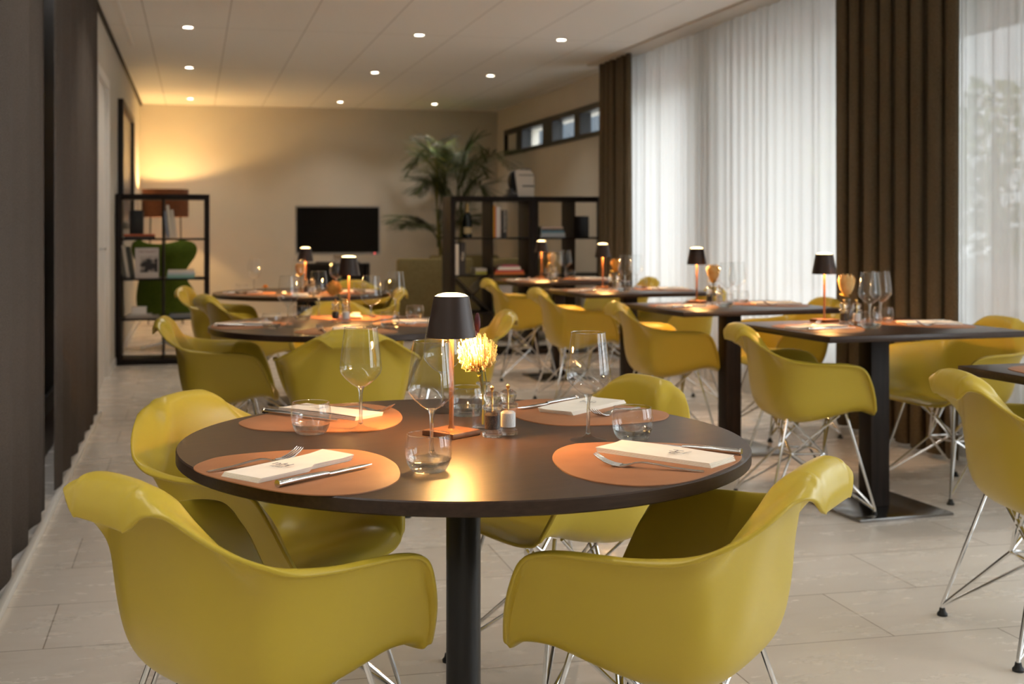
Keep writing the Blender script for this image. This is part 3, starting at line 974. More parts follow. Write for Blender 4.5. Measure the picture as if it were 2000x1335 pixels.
def make_bud_protea(petal, rad, seed):
    """goblet-shaped protea of overlapping bracts"""
    def mk():
        t = thing('protea_flower')
        c = Vector((-0.004, 0.002, 0.116))
        MB().tube([(0, 0, 0.012), (0, 0, 0.06), (-0.002, 0.001, 0.100), tuple(c)], [0.0035, 0.0035, 0.004, 0.006], 8).build('stem', M['stem_green'], t)
        mb = MB()
        for ring, (n, rr, hh) in enumerate(((8, 1.0, 1.0), (8, 0.86, 1.12), (7, 0.62, 1.18))):
            for k in range(n):
                a = 2 * PI * (k + ring * .5) / n
                rows = []
                for i in range(7):
                    u = i / 6
                    r = rad * rr * (0.22 + 1.25 * u - 0.62 * u * u) * (1 - 0.05 * (u > .9))
                    z = rad * 1.9 * hh * u
                    wv = (0.52 * math.sin(PI * (0.12 + 0.80 * u)) ** 0.7) * (1 if u < .99 else 0.35)
                    rows.append([(c.x + r * math.cos(a + s * wv), c.y + r * math.sin(a + s * wv), c.z + z) for s in (-1, -.5, 0, .5, 1)])
                mb.grid(rows)
        mb.build('bloom', petal, t, 60)
        for k in range(4):
            a = k * PI / 2 + 0.3
            m = MB()
            leaf(m, (c.x, c.y, 0.112 + 0.001 * k), (math.cos(a), math.sin(a), 0.7), 0.050, 0.006, 0.3, 0.3)
            m.build('leaf', M['leaf_olive'], t, 60)
        return t
    return mk

def make_burnet():
    t = thing('burgundy_sprig')
    MB().tube([(0.004, 0.0, 0.02), (0.010, 0.008, 0.10), (0.004, 0.03, 0.17), (-0.004, 0.04, 0.215)], 0.0011, 6).build('stem', M['stem_green'], t)
    for (px, py, pz, r, h) in ((-0.004, 0.040, 0.235, 0.0072, 0.024), (-0.010, 0.036, 0.207, 0.0068, 0.012)):
        MB().lathe([(0, -1), (0.6, -0.8), (1, -0.2), (0.9, 0.4), (0.5, 0.85), (0, 1)], 14).build('seed_head', M['burgundy'], t) if False else None
        q = MB().lathe([(0, -h), (0.6 * r, -0.8 * h), (r, -0.2 * h), (0.9 * r, 0.4 * h), (0.5 * r, 0.85 * h), (0, h)], 14, (px, py, pz))
        q.build('seed_head', M['burgundy'], t)
    return t

# ================================================================== PLACE SETTINGS
MAT_PTS = [(-0.002, 2.338), (0.020, 2.400), (0.066, 2.445), (0.181, 2.474), (0.300, 2.462), (0.352, 2.400), (0.373, 2.310), (0.370, 2.220), (0.352, 2.140), (0.315, 2.085), (0.262, 2.052), (0.205, 2.055), (0.137, 2.100), (0.060, 2.200), (0.015, 2.275)]
MC = (0.19, 2.27)
def mat_outline(flip=1):
    """outline about the mat centre, diner's side towards -Y"""
    a = R(-50)            # the first seat looks along +50 deg from +X ... bring that to +Y
    a = R(90) - math.atan2(0.173, 0.205)
    o = []
    for x, y in MAT_PTS:
        dx, dy = x - MC[0], y - MC[1]
        o.append((flip * (dx * math.cos(a) - dy * math.sin(a)), dx * math.sin(a) + dy * math.cos(a)))
    if flip < 0: o.reverse()
    return closed_curve(o, 7)

def make_mat(flip):
    def mk():
        return MB().prism(mat_outline(flip), 0.0, 0.0022, 0.0008).build('placemat', M['leather'], None, 40)
    return mk

def text_mesh(txt, size):
    cu = bpy.data.curves.new('lettering', 'FONT')
    cu.body = txt
    cu.size = size
    cu.align_x = 'CENTER'
    cu.align_y = 'CENTER'
    cu.extrude = 0.0
    ob = bpy.data.objects.new('lettering', cu)
    COL.objects.link(ob)
    dg = bpy.context.evaluated_depsgraph_get()
    me = bpy.data.meshes.new_from_object(ob.evaluated_get(dg))
    bpy.data.objects.remove(ob)
    vs = [tuple(v.co) for v in me.vertices]
    fs = [tuple(p.vertices) for p in me.polygons]
    bpy.data.meshes.remove(me)
    return vs, fs

def make_napkin(bent):
    """napkin folded into a long slip: several plies, long axis along Y, diner's end at -Y"""
    def mk():
        t = thing('folded_napkin')
        L, W = 0.127, 0.048
        ply = 4
        for k in range(ply):
            mb = MB()
            o = 0.0016 * (k - 1.5)
            z0, z1 = 0.0021 * k, 0.0021 * k + 0.0019
            rows_t, nx, ny = [], 7, 15
            for zz, lower in ((z0, True), (z1, False)):
                rows = []
                for j in range(ny):
                    v = -1 + 2 * j / (ny - 1)
                    row = []
                    for i in range(nx):
                        u = -1 + 2 * i / (nx - 1)
                        lift = 0.0012 * math.sin(2.3 * v + u) * (k / 3) + (0.004 * max(0, v - 0.75) * k if bent else 0.002 * max(0, u - .5) * k)
                        kink = bent * 0.012 * (1 if v > 0.05 else 0) * (1 if u > 0.6 else 0)
                        row.append((u * W + o * .5 - kink * (u > .9), v * L + o, zz + max(0, lift) * k / 3))
                    rows.append(row)
                rows_t.append(rows)
            mb.grid(rows_t[0]).grid(rows_t[1])
            n = nx * ny
            edge = [i for i in range(nx)] + [j * nx + nx - 1 for j in range(1, ny)] + [(ny - 1) * nx + i for i in range(nx - 2, -1, -1)] + [j * nx for j in range(ny - 2, 0, -1)]
            for a, b in zip(edge, edge[1:] + edge[:1]):
                mb.f.append((a, b, b + n, a + n))
            mb.build('ply', M['napkin'], t, 50)
        mb = MB()
        for txt, size, dx, dy in (('nH', 0.034, 0, 0.011), ('HOTELS', 0.0085, 0.006, -0.012)):
            vs_, fs_ = text_mesh(txt, size)
            mb.add([(x + dx, y + dy - 0.035, 0.0118) for x, y, z in vs_], fs_)
        mb.build('printed_logo', M['ink'], t, 0)
        return t
    return mk

def make_fork():
    """fork along Y, tines at +Y, lying tines down-curved with raised tips"""
    t = thing('fork')
    mb = MB()
    def sec(y, wd, z, th=0.0022):
        return [(-wd, y, z), (0, y, z + th * .5), (wd, y, z), (wd, y, z - th), (0, y, z - th * 0.7), (-wd, y, z - th)]
    prof = [(-0.105, 0.0042, 0.0034), (-0.100, 0.0058, 0.0036), (-0.085, 0.0056, 0.0040), (-0.050, 0.0046, 0.0062), (-0.015, 0.0032, 0.0105), (0.010, 0.0030, 0.0120), (0.024, 0.0048, 0.0100), (0.034, 0.0098, 0.0066), (0.044, 0.0125, 0.0042), (0.052, 0.0128, 0.0040)]
    rows = [sec(*p) for p in prof]
    mb.grid([r + [r[0]] for r in rows])
    mb.f.append(tuple(range(6)))
    mb.build('handle', M['steel'], t, 60)
    for k in range(4):
        x = -0.0108 + 0.0072 * k
        m = MB()
        pts = [(x, 0.050, 0.0032), (x, 0.064, 0.0044), (x, 0.080, 0.0095), (x * 0.97, 0.094, 0.0175), (x * 0.95, 0.101, 0.0230)]
        m.tube(pts, [0.0021, 0.0019, 0.0017, 0.0014, 0.0007], 7)
        m.build('tine', M['steel'], t, 60)
    return t

def make_knife():
    t = thing('steak_knife')
    m = MB()
    pts = [(0, -0.118, 0.0062), (0, -0.112, 0.0068), (0, -0.06, 0.0072), (0, -0.012, 0.0066), (0, 0.0, 0.0058)]
    m.tube(pts, [0.0050, 0.0066, 0.0062, 0.0052, 0.0046], 12)
    m.v = [(x * 1.05, y, 0.0062 + (z - 0.0062) * 0.9) for x, y, z in m.v]
    m.build('handle', M['steel'], t, 60)
    m = MB()
    out = [(-0.0062, 0.000), (-0.0085, 0.012), (-0.0088, 0.060), (-0.0065, 0.090), (0.0025, 0.112), (0.0050, 0.085), (0.0055, 0.0)]
    b0 = [(x, y, 0.0050 + 0.00 * y) for x, y in out]
    b1 = [(x * 0.9, y, 0.0066) for x, y in out]
    n = len(out)
    m.add(b0 + b1, [tuple(range(n)), tuple(range(n, 2 * n))] + [(k, (k + 1) % n, n + (k + 1) % n, n + k) for k in range(n)])
    m.build('blade', M['steel'], t, 30)
    m = MB().lathe([(0, 0), (0.0072, 0), (0.0075, 0.004), (0.005, 0.006), (0, 0.006)], 14)
    m.v = [(x, z - 0.122, 0.0064 + y * .95) for x, y, z in m.v]
    m.build('end_cap', M['steel'], t, 40)
    return t

def ang(dx, dy):
    """rotation that turns local +Y to (dx, dy)"""
    return math.atan2(-dx, dy)

Z1, ZM = 0.745, 0.0022
def put(kind, p, z, rz, label, group=None):
    mk, cat = {'mat': (make_mat(1), 'placemat'), 'mat_mirror': (make_mat(-1), 'placemat'), 'napkin': (make_napkin(0), 'napkin'), 'napkin_bent': (make_napkin(1), 'napkin'),
               'fork': (make_fork, 'fork'), 'knife': (make_knife, 'knife'), 'glass': (make_wine_glass, 'wine glass'), 'tumbler': (make_tumbler, 'tumbler'),
               'lamp': (make_lamp, 'table lamp'), 'vase': (make_vase, 'vase'), 'pepper': (make_mill('pepper'), 'pepper mill'), 'salt': (make_mill('salt'), 'salt mill'),
               'pin_cream': (make_pincushion(M['petal_cream'], 0.042, 3, (-0.016, -0.012, 0.168)), 'flower'),
               'pin_orange': (make_pincushion(M['petal_orange'], 0.034, 4, (-0.045, -0.012, 0.155)), 'flower'),
               'bud_peach': (make_bud_protea(M['petal_peach'], 0.045, 5), 'flower'), 'bud_orange': (make_bud_protea(M['petal_orange'], 0.040, 6), 'flower'),
               'sprig': (make_burnet, 'dried sprig')}[kind]
    return place(kind, mk, (p[0], p[1], z), rz, label, cat, group)

# ---- front round table (positions measured on the table top)
seats = {
 'front left': dict(mat=(0.19, 2.27), md=(0.205, 0.173), nap=((0.075, 2.200), (0.280, 2.373)), fork=((0.027, 2.283), (0.200, 2.384)), knife=((0.135, 2.122), (0.336, 2.280)), glass=(0.452, 2.335), tum=(0.424, 2.222), fl='mat', bent=1),
 'front right': dict(mat=(0.855, 2.215), md=(-0.154, 0.199), nap=((0.978, 2.153), (0.824, 2.352)), fork=((0.909, 2.091), (0.742, 2.202)), knife=((1.046, 2.235), (0.881, 2.386)), glass=(0.814, 2.462), tum=(0.912, 2.460), fl='mat_mirror', bent=0),
 'back left': dict(mat=(0.300, 2.885), md=(0.162, -0.190), nap=((0.238, 3.035), (0.400, 2.844)), fork=((0.318, 3.039), (0.466, 2.901)), knife=((0.168, 2.970), (0.325, 2.803)), glass=(0.361, 2.694), tum=(0.249, 2.676), fl='mat_mirror', bent=0),
 'back right': dict(mat=(0.925, 2.845), md=(-0.203, -0.174), nap=((1.046, 2.985), (0.843, 2.811)), fork=((1.080, 2.860), (0.909, 2.727)), knife=((0.950, 3.010), (0.784, 2.894)), glass=(0.592, 2.920), tum=(0.637, 2.850), fl='mat', bent=0),
}
mid = lambda a, b: ((a[0] + b[0]) / 2, (a[1] + b[1]) / 2)
GT = 'on the front round table'
for s, d in seats.items():
    put(d['fl'], d['mat'], Z1, ang(*d['md']), f'cognac leather placemat at the {s} seat of the front round table', 'placemats ' + GT)
    a, b = d['nap']
    put('napkin_bent' if d['bent'] else 'napkin', mid(a, b), Z1 + ZM, ang(b[0] - a[0], b[1] - a[1]), f'folded ivory napkin with printed logo at the {s} seat of the front round table', 'napkins ' + GT)
    a, b = d['fork']
    put('fork', mid(a, b), Z1 + ZM - 0.001, ang(b[0] - a[0], b[1] - a[1]), f'steel fork at the {s} seat of the front round table', 'forks ' + GT)
    a, b = d['knife']
    put('knife', mid(a, b), Z1 + ZM, ang(b[0] - a[0], b[1] - a[1]), f'steel knife at the {s} seat of the front round table', 'knives ' + GT)
    put('glass', d['glass'], Z1, 0, f'empty stemmed wine glass of the {s} seat on the front round table', 'wine glasses ' + GT)
    put('tumbler', d['tum'], Z1, 0, f'low water tumbler of the {s} seat on the front round table', 'tumblers ' + GT)
put('lamp', (0.545, 2.590), Z1, R(36), 'dark bronze lamp glowing on the front round table')['group'] = 'cordless lamps on the tables'
put('vase', (0.628, 2.640), Z1, 0, 'small clear glass bottle vase behind the mills on the front round table', 'bud vases on the tables')
put('pin_cream', (0.628, 2.640), Z1, 0, 'cream yellow pincushion protea bloom in the vase on the front round table', 'protea flowers on the tables')
put('sprig', (0.628, 2.640), Z1, R(0), 'dark burgundy seed-head sprig standing behind the cream protea')
put('pepper', (0.628, 2.556), Z1, 0, 'clear pepper mill full of black peppercorns on the front round table', 'pepper mills on the tables')
put('salt', (0.669, 2.578), Z1, R(20), 'clear salt mill beside the pepper mill on the front round table', 'salt mills on the tables')

# ---- the other tables share one layout helper: a seat = mat, napkin, fork, knife about the mat centre
def seat(cx, cy, z, inward, where, gname, mirror=0, cut=True):
    a = ang(*inward)
    rot = lambda x, y: (cx + x * math.cos(a) - y * math.sin(a), cy + x * math.sin(a) + y * math.cos(a))
    put('mat_mirror' if mirror else 'mat', (cx, cy), z, a, f'cognac leather placemat at the {where}', 'placemats ' + gname)
    put('napkin', rot(0, -0.01), z + ZM, a, f'folded ivory napkin at the {where}', 'napkins ' + gname)
    if cut:
        put('fork', rot(-0.095, 0.0), z + ZM - 0.001, a + R(6), f'steel fork at the {where}', 'forks ' + gname)
        put('knife', rot(0.085, 0.0), z + ZM, a - R(4), f'steel knife at the {where}', 'knives ' + gname)

GM = 'on the middle round table'
for cx, cy, inw, s in ((0.631, 5.215, (0.05, 1), 'near seat of the middle round table'), (0.225, 5.640, (1, -0.05), 'left seat of the middle round table'),
                       (0.760, 6.010, (-0.1, -1), 'far seat of the middle round table'), (1.020, 5.600, (-1, 0.1), 'right seat of the middle round table')):
    seat(cx, cy, Z1, inw, s, GM)
for p, s in (((0.407, 5.485), 'leftmost'), ((0.599, 6.030), 'second from left'), ((0.771, 5.405), 'third from left'), ((0.959, 5.880), 'rightmost')):
    put('glass', p, Z1, 0, f'stemmed wine glass, {s} on the middle round table', 'wine glasses ' + GM)
for p, s in (((0.330, 5.400), 'leftmost'), ((0.505, 5.870), 'second from left'), ((0.850, 5.370), 'third from left'), ((1.040, 5.800), 'rightmost')):
    put('tumbler', p, Z1, 0, f'low water tumbler, {s} on the middle round table', 'tumblers ' + GM)
put('lamp', (0.730, 5.880), Z1, R(20), 'dark bronze table lamp on the middle round table', 'cordless lamps on the tables')
put('vase', (0.690, 5.800), Z1, 0, 'small glass bottle vase on the middle round table', 'bud vases on the tables')
put('pin_orange', (0.690, 5.800), Z1, R(10), 'round orange pincushion protea on the middle round table', 'protea flowers on the tables')
put('pepper', (0.650, 5.745), Z1, 0, 'pepper mill on the middle round table', 'pepper mills on the tables')
put('salt', (0.697, 5.722), Z1, 0, 'glowing salt mill on the middle round table', 'salt mills on the tables')
tl = thing('tealight_cup', 'tiny white tealight cup behind the mills on the middle round table', 'tealight', (0.778, 5.98, Z1))
MB().lathe([(0, 0), (0.018, 0), (0.02, 0.002), (0.021, 0.026), (0.019, 0.026), (0.018, 0.008), (0, 0.008)], 24).build('cup', M['white'], tl)
MB().lathe([(0, 0.008), (0.0185, 0.008), (0.0185, 0.014), (0, 0.014)], 20).build('wax', M['napkin'], tl)

GB = 'on the rear round table'
seat(0.325, 8.260, Z1, (1, 0.1), 'left seat of the rear round table', GB, 0, True)
seat(0.670, 7.930, Z1, (0.05, 1), 'near seat of the rear round table', GB, 0, True)
seat(1.060, 8.270, Z1, (-1, 0.1), 'right seat of the rear round table', GB, 0, True)
for p, s in (((0.389, 8.262), 'leftmost'), ((0.664, 8.010), 'middle one, before the flower'), ((0.930, 8.180), 'rightmost')):
    put('glass', p, Z1, 0, f'stemmed wine glass, {s}, on the rear round table', 'wine glasses ' + GB)
for p, s in (((0.300, 8.12), 'leftmost'), ((0.760, 7.97), 'in the middle'), ((1.080, 8.12), 'rightmost')):
    put('tumbler', p, Z1, 0, f'low water tumbler, {s}, on the rear round table', 'tumblers ' + GB)
put('lamp', (0.730, 8.250), Z1, R(20), 'dark bronze table lamp on the rear round table below the television', 'cordless lamps on the tables')
put('vase', (0.690, 8.140), Z1, 0, 'small glass bottle vase on the rear round table', 'bud vases on the tables')
put('bud_orange', (0.690, 8.140), Z1, R(30), 'orange protea on the rear round table, below the television', 'protea flowers on the tables')
put('pepper', (0.720, 8.080), Z1, 0, 'pepper mill on the rear round table', 'pepper mills on the tables')
put('salt', (0.765, 8.090), Z1, 0, 'salt mill on the rear round table', 'salt mills on the tables')
of = thing('orange_flower', 'small orange flower head standing at the far left of the rear round table', 'flower', (0.485, 8.640, Z1))
MB().tube([(0, 0, 0), (0, 0.002, 0.02)], 0.003, 6).build('stem', M['stem_green'], of)
q = MB()
for k in range(14):
    a = k * 2.4
    el = 0.15 + k * 0.09
    leaf(q, (0, 0, 0.018), (math.cos(a) * math.cos(el), math.sin(a) * math.cos(el), math.sin(el)), 0.030, 0.008, 0.1, 0.2)
q.build('bloom', M['petal_orange'], of, 60)

# ---- square tables
ZS = 0.77
sq_names = ['table beside the wide drape', 'second table along the sheer', 'third table along the sheer', 'farthest window table']
buds = ['bud_peach', 'bud_peach', 'bud_orange', 'bud_peach']
for i, ((x, y, a, _), nm) in enumerate(zip(SQ[1:], sq_names)):
    a = R(a)
    def loc(dx, dy):
        return (x + dx * math.cos(a) - dy * math.sin(a), y + dx * math.sin(a) + dy * math.cos(a))
    g = 'on the ' + nm
    jit = (0.0, 0.01, -0.01, 0.015)[i]
    px, py = loc(-0.290, -0.03)
    seat(px, py, ZS, (math.cos(a + R(8)), math.sin(a + R(8))), 'aisle seat of the ' + nm, g, 0)
    px, py = loc(0.290, 0.03)
    seat(px, py, ZS, (-math.cos(a - R(10)), -math.sin(a - R(10))), 'window seat of the ' + nm, g, 1)
    put('lamp', loc(-0.055 + jit, 0.285), ZS, R(20 + 25 * i), 'dark bronze table lamp on the ' + nm, 'cordless lamps on the tables')
    put('vase', loc(-0.010 + jit, 0.175), ZS, 0, 'small glass bottle vase on the ' + nm, 'bud vases on the tables')
    put(buds[i], loc(-0.010 + jit, 0.175), ZS, R(70 * i), ('peach' if 'peach' in buds[i] else 'orange') + ' protea in the vase on the ' + nm, 'protea flowers on the tables')
    put('pepper', loc(-0.065 + jit, 0.120), ZS, 0, 'pepper mill on the ' + nm, 'pepper mills on the tables')
    put('salt', loc(-0.022 + jit, 0.090), ZS, 0, 'salt mill on the ' + nm, 'salt mills on the tables')
    put('glass', loc(-0.020, 0.000 - jit), ZS, 0, 'stemmed wine glass on the aisle side of the ' + nm, 'wine glasses ' + g)
    put('glass', loc(0.095, 0.085), ZS, 0, 'stemmed wine glass on the window side of the ' + nm, 'wine glasses ' + g)
    put('tumbler', loc(-0.075, -0.085), ZS, 0, 'low water tumbler on the aisle side of the ' + nm, 'tumblers ' + g)
    put('tumbler', loc(0.155, 0.150), ZS, 0, 'low water tumbler on the window side of the ' + nm, 'tumblers ' + g)
# the table cut by the frame: only the corner of its setting shows
seat(2.500, 3.055, ZS, (1, 0.07), 'aisle seat of the table at the right frame edge', 'on the table at the right frame edge', 0)

# ================================================================== LOUNGE AT THE BACK
def make_bookcase(depth=0.39):
    """open-backed cube bookcase, two columns by four rows; origin at the front left foot, width along +X, depth along +Y"""
    W, H, T, t = 0.79, 1.47, 0.045, 0.016
    o = thing('bookcase')
    f = M['shelf_black']
    for x0 in (0, W - T):
        MB().box(x0, x0 + T, 0, depth, 0, H, ch=0.001).build('side_panel', f, o)
    MB().box(T, W - T, 0, depth, H - T, H, ch=0.001).build('top_panel', f, o)
    MB().box(T, W - T, 0, depth, 0, T, ch=0.001).build('bottom_panel', f, o)
    MB().box((W - t) / 2, (W + t) / 2, 0, depth, T, H - T).build('divider', f, o)
    pitch = (H - 2 * T) / 4
    for k in range(1, 4):
        z = T + pitch * k
        m = MB()
        m.box(T, (W - t) / 2, 0, depth, z - t / 2, z + t / 2).box((W + t) / 2, W - T, 0, depth, z - t / 2, z + t / 2)
        m.build('shelf', f, o)
    return o
BC = [((LEFT + 0.006, 10.83), 'open black bookcase on the left, in front of the green armchair', 0), ((2.297, 10.95), 'open black bookcase on the right with the bottle and wine rack', 0), ((3.090, 10.95), 'open black bookcase at far right, half behind the narrow brown drape', 0)]
for (x, y), lb, a in BC:
    place('bookcase', make_bookcase, (x, y, 0), a, lb, 'bookcase', 'open black bookcases')
ROW = [0.045 + (1.47 - 0.09) / 4 * k + 0.008 for k in range(4)]     # shelf surfaces, bottom to top

def book(x, y, z, wd, dp, h, cover, label, group, pages=(0.8, 0.76, 0.68), lean=0.0, flat=False, rz=0.0, text=None, tcol=None):
    """upright: wd thick along X, dp deep along Y, spine towards the room; flat: lying with the spine to the room"""
    o = thing('book', label, 'book', (x, y, z), rz, group)
    cm = mat('book_cover', cover, 0.5)
    pm = mat('book_pages', pages, 0.8)
    c, p = MB(), MB()
    k = 0.003
    if flat:
        c.box(0, wd, 0, dp, 0, k).box(0, wd, 0, dp, h - k, h).box(0, wd, 0, k, k, h - k)
        p.box(0.004, wd - 0.004, k, dp - 0.004, k, h - k)
    else:
        c.box(0, k, 0, dp, 0, h).box(wd - k, wd, 0, dp, 0, h).box(k, wd - k, 0, k, 0, h)
        p.box(k, wd - k, k, dp - 0.004, 0.003, h - 0.004)
    c.build('cover', cm, o, 0)
    p.build('pages', pm, o, 0)
    if text:
        vs_, fs_ = text_mesh(text, min(wd * 0.8, 0.06) if not flat else h * 0.6)
        if flat:
            vv = [(x_ + wd / 2, -0.0006, y_ + h / 2) for x_, y_, z_ in vs_]
        else:
            vv = [(wd / 2 + y_, -0.0006, h * 0.58 - x_) for x_, y_, z_ in vs_]
        MB().add(vv, fs_).build('spine_lettering', mat('lettering_ink', tcol or (0.8, 0.78, 0.72), 0.6), o, 0)
    if lean:
        o.rotation_euler = (0, lean, rz)
    return o

GL, GR, GF = 'books in the left bookcase', 'books in the right bookcase', 'books in the far right bookcase'
lx, ly = LEFT + 0.006, 10.83
book(lx + 0.07, ly + 0.03, ROW[3], 0.26, 0.20, 0.020, (0.03, 0.025, 0.025), 'black book lying under the orange one on the top shelf of the left bookcase', GL, flat=True)
book(lx + 0.065, ly + 0.035, ROW[3] + 0.0205, 0.26, 0.20, 0.016, (0.42, 0.09, 0.03), 'orange-red book lying on the top shelf of the left bookcase', GL, flat=True)
for k, (dx, h, c) in enumerate(((0.425, 0.235, (0.20, 0.22, 0.27)), (0.455, 0.285, (0.62, 0.57, 0.47)), (0.485, 0.245, (0.55, 0.50, 0.42)))):
    book(lx + dx, ly + 0.03, ROW[3] + 0.004, 0.024, 0.20, h, c, ['dark blue-grey', 'tall cream', 'shorter cream'][k] + ' book leaning on the top right shelf of the left bookcase', GL, lean=R(-7))
for k in range(3):
    book(lx + 0.055 + 0.035 * k, ly + 0.05, ROW[2] + 0.004, 0.028, 0.22, 0.30 - 0.015 * k, [(0.10, 0.09, 0.07), (0.50, 0.44, 0.36), (0.05, 0.05, 0.04)][k], ['brown', 'cream', 'black'][k] + ' book leaning at the left end of the left bookcase second shelf', GL, lean=R(-9))
book(lx + 0.43, ly + 0.03, ROW[2], 0.235, 0.22, 0.026, (0.22, 0.42, 0.36), 'pale teal book at the bottom of the flat pile in the left bookcase', GL, flat=True)
book(lx + 0.433, ly + 0.033, ROW[2] + 0.0265, 0.232, 0.21, 0.020, (0.45, 0.52, 0.55), 'pale blue book in the middle of the flat pile in the left bookcase', GL, flat=True)
book(lx + 0.436, ly + 0.036, ROW[2] + 0.047, 0.225, 0.20, 0.022, (0.68, 0.62, 0.55), 'cream book on top of the flat pile in the left bookcase', GL, flat=True)
book(lx + 0.08, ly + 0.03, ROW[1], 0.28, 0.22, 0.020, (0.35, 0.31, 0.27), 'grey book lying on the third shelf of the left bookcase', GL, flat=True)
book(lx + 0.10, ly + 0.04, ROW[1] + 0.0205, 0.20, 0.18, 0.014, (0.50, 0.47, 0.43), 'light grey book under the white box in the left bookcase', GL, flat=True)
book(lx + 0.45, ly + 0.03, ROW[1], 0.22, 0.20, 0.030, (0.20, 0.22, 0.25), 'slate book lying alone on the third shelf right, left bookcase', GL, flat=True)
wb = thing('storage_box', 'small white box on books in the left bookcase', 'box', (lx + 0.13, ly + 0.06, ROW[1] + 0.035))
MB().box(0, 0.125, 0, 0.12, 0, 0.05, ch=0.002).build('body', M['white'], wb)
MB().box(-0.002, 0.127, -0.002, 0.122, 0.05, 0.062, ch=0.002).build('lid', M['white'], wb)
sb = thing('speaker_box', 'dark speaker on the top shelf of the left bookcase', 'speaker', (lx + 0.11, ly + 0.11, ROW[3] + 0.038))
MB().box(0, 0.115, 0, 0.17, 0, 0.205, ch=0.004).build('cabinet', mat('dark_brown_case', (0.03, 0.022, 0.02), 0.4), sb)
MB().box(0.008, 0.107, -0.004, 0.0, 0.01, 0.195, ch=0.001).build('grille', M['rubber'], sb)
book(lx + 0.075, ly + 0.105, ROW[3], 0.20, 0.19, 0.0375, (0.05, 0.04, 0.035), 'thick dark book under the speaker on the left bookcase top shelf', GL, flat=True)
# magazine standing with its cover to the room
mg = thing('art_magazine', 'magazine with black and white photo cover standing in the left bookcase', 'magazine', (lx + 0.16, ly + 0.02, ROW[2] + 0.001))
mg.rotation_euler = (R(-7), 0, 0)
MB().box(0, 0.20, 0, 0.008, 0, 0.265, ch=0.0008).build('cover', mat('grey_white_cover', (0.52, 0.46, 0.42), 0.45), mg)
pp = mat('cover_photo', (0.1, 0.1, 0.1), 0.5)
noise_col(pp, (0.012, 0.010, 0.010), (0.42, 0.36, 0.32), scale=(1, 1, 1), nscale=14, detail=2, lo=0.46, hi=0.6)
MB().box(0.04, 0.19, -0.0012, 0.0, 0.05, 0.195).build('cover_photo', pp, mg)
vs_, fs_ = text_mesh('METRART', 0.033)
MB().add([(x + 0.105, -0.001, y + 0.228) for x, y, z in vs_], fs_).build('title_lettering', mat('dull_red_ink', (0.28, 0.12, 0.10), 0.6), mg, 0)

rx, ry = 2.297, 10.95
bt = thing('champagne_bottle', 'dark champagne bottle with gold foil in the right bookcase', 'bottle', (rx + 0.185, ry + 0.13, ROW[3]))
MB().lathe([(0, 0), (0.042, 0), (0.045, 0.004), (0.045, 0.155), (0.041, 0.185), (0.028, 0.215), (0.0185, 0.235), (0, 0.235)], 30).build('body', mat('dark_green_bottle', (0.006, 0.010, 0.008), 0.08), bt)
MB().lathe([(0.019, 0.232), (0.0175, 0.25), (0.0165, 0.285), (0.018, 0.295), (0.0155, 0.315), (0, 0.318)], 24).build('gold_foil', mat('gold_foil', (0.62, 0.45, 0.20), 0.35, metal=0.8), bt)
lbq = MB()
lbq.grid([[(0.0456 * math.cos(a), 0.0456 * math.sin(a), z) for a in [R(-150 + 12 * k) for k in range(11)]] for z in (0.035, 0.095)])
lbq.build('label', mat('cream_gold_label', (0.50, 0.40, 0.22), 0.5), bt)
x = rx + 0.405
for th, h, c, lb, tx, tc in ((0.018, 0.300, (0.70, 0.36, 0.03), 'yellow-orange', None, None), (0.014, 0.290, (0.52, 0.10, 0.02), 'red-orange', None, None), (0.030, 0.285, (0.70, 0.66, 0.62), 'white', None, None), (0.014, 0.285, (0.45, 0.40, 0.38), 'grey', None, None)):
    book(x, ry + 0.03, ROW[3], th, 0.22, h, c, lb + ' upright book on the top shelf of the right bookcase', GR)
    x += th + 0.001
book(x + 0.010, ry + 0.03, ROW[3], 0.048, 0.22, 0.255, (0.012, 0.012, 0.013), 'thick black book with pale spine lettering, top shelf of the right bookcase', GR, text='BORDEAUX', tcol=(0.6, 0.56, 0.5))
book(rx + 0.05, ry + 0.02, ROW[2], 0.030, 0.23, 0.285, (0.72, 0.66, 0.58), 'white upright book at the left end of the right bookcase second shelf', GR)
book(rx + 0.092, ry + 0.02, ROW[2], 0.052, 0.23, 0.300, (0.022, 0.022, 0.026), 'thick black book with the word Wijn on its spine', GR, text='Wijn', tcol=(0.72, 0.68, 0.58))
book(rx + 0.255, ry + 0.09, ROW[2], 0.11, 0.20, 0.030, (0.35, 0.36, 0.06), 'lime green book lying low in the right bookcase', GR, flat=True)
book(rx + 0.255, ry + 0.09, ROW[2] + 0.0305, 0.11, 0.20, 0.026, (0.55, 0.53, 0.5), 'grey-white book lying on the lime green book', GR, flat=True)
z = ROW[2]
for wd, h, c, lb, dx in ((0.285, 0.024, (0.62, 0.17, 0.03), 'orange', 0), (0.270, 0.018, (0.45, 0.05, 0.05), 'red', 0.01), (0.215, 0.030, (0.72, 0.68, 0.62), 'white', 0.035), (0.17, 0.013, (0.42, 0.05, 0.11), 'crimson', 0.07)):
    book(rx + 0.42 + dx, ry + 0.02, z, wd, 0.22, h, c, f'{lb} book in the flat pile on the second shelf of the right bookcase', GR, flat=True)
    z += h + 0.0005
z = ROW[1]
for wd, h, c, lb in ((0.20, 0.055, (0.05, 0.14, 0.07), 'dark green'), (0.19, 0.026, (0.10, 0.28, 0.12), 'green'), (0.18, 0.04, (0.34, 0.34, 0.34), 'grey')):
    book(rx + 0.41, ry + 0.02, z + 0.09 if False else z, wd, 0.22, h * 2, c, f'thick {lb} book in the lower pile of the right bookcase', GR, flat=True)
    z += h * 2 + 0.0005
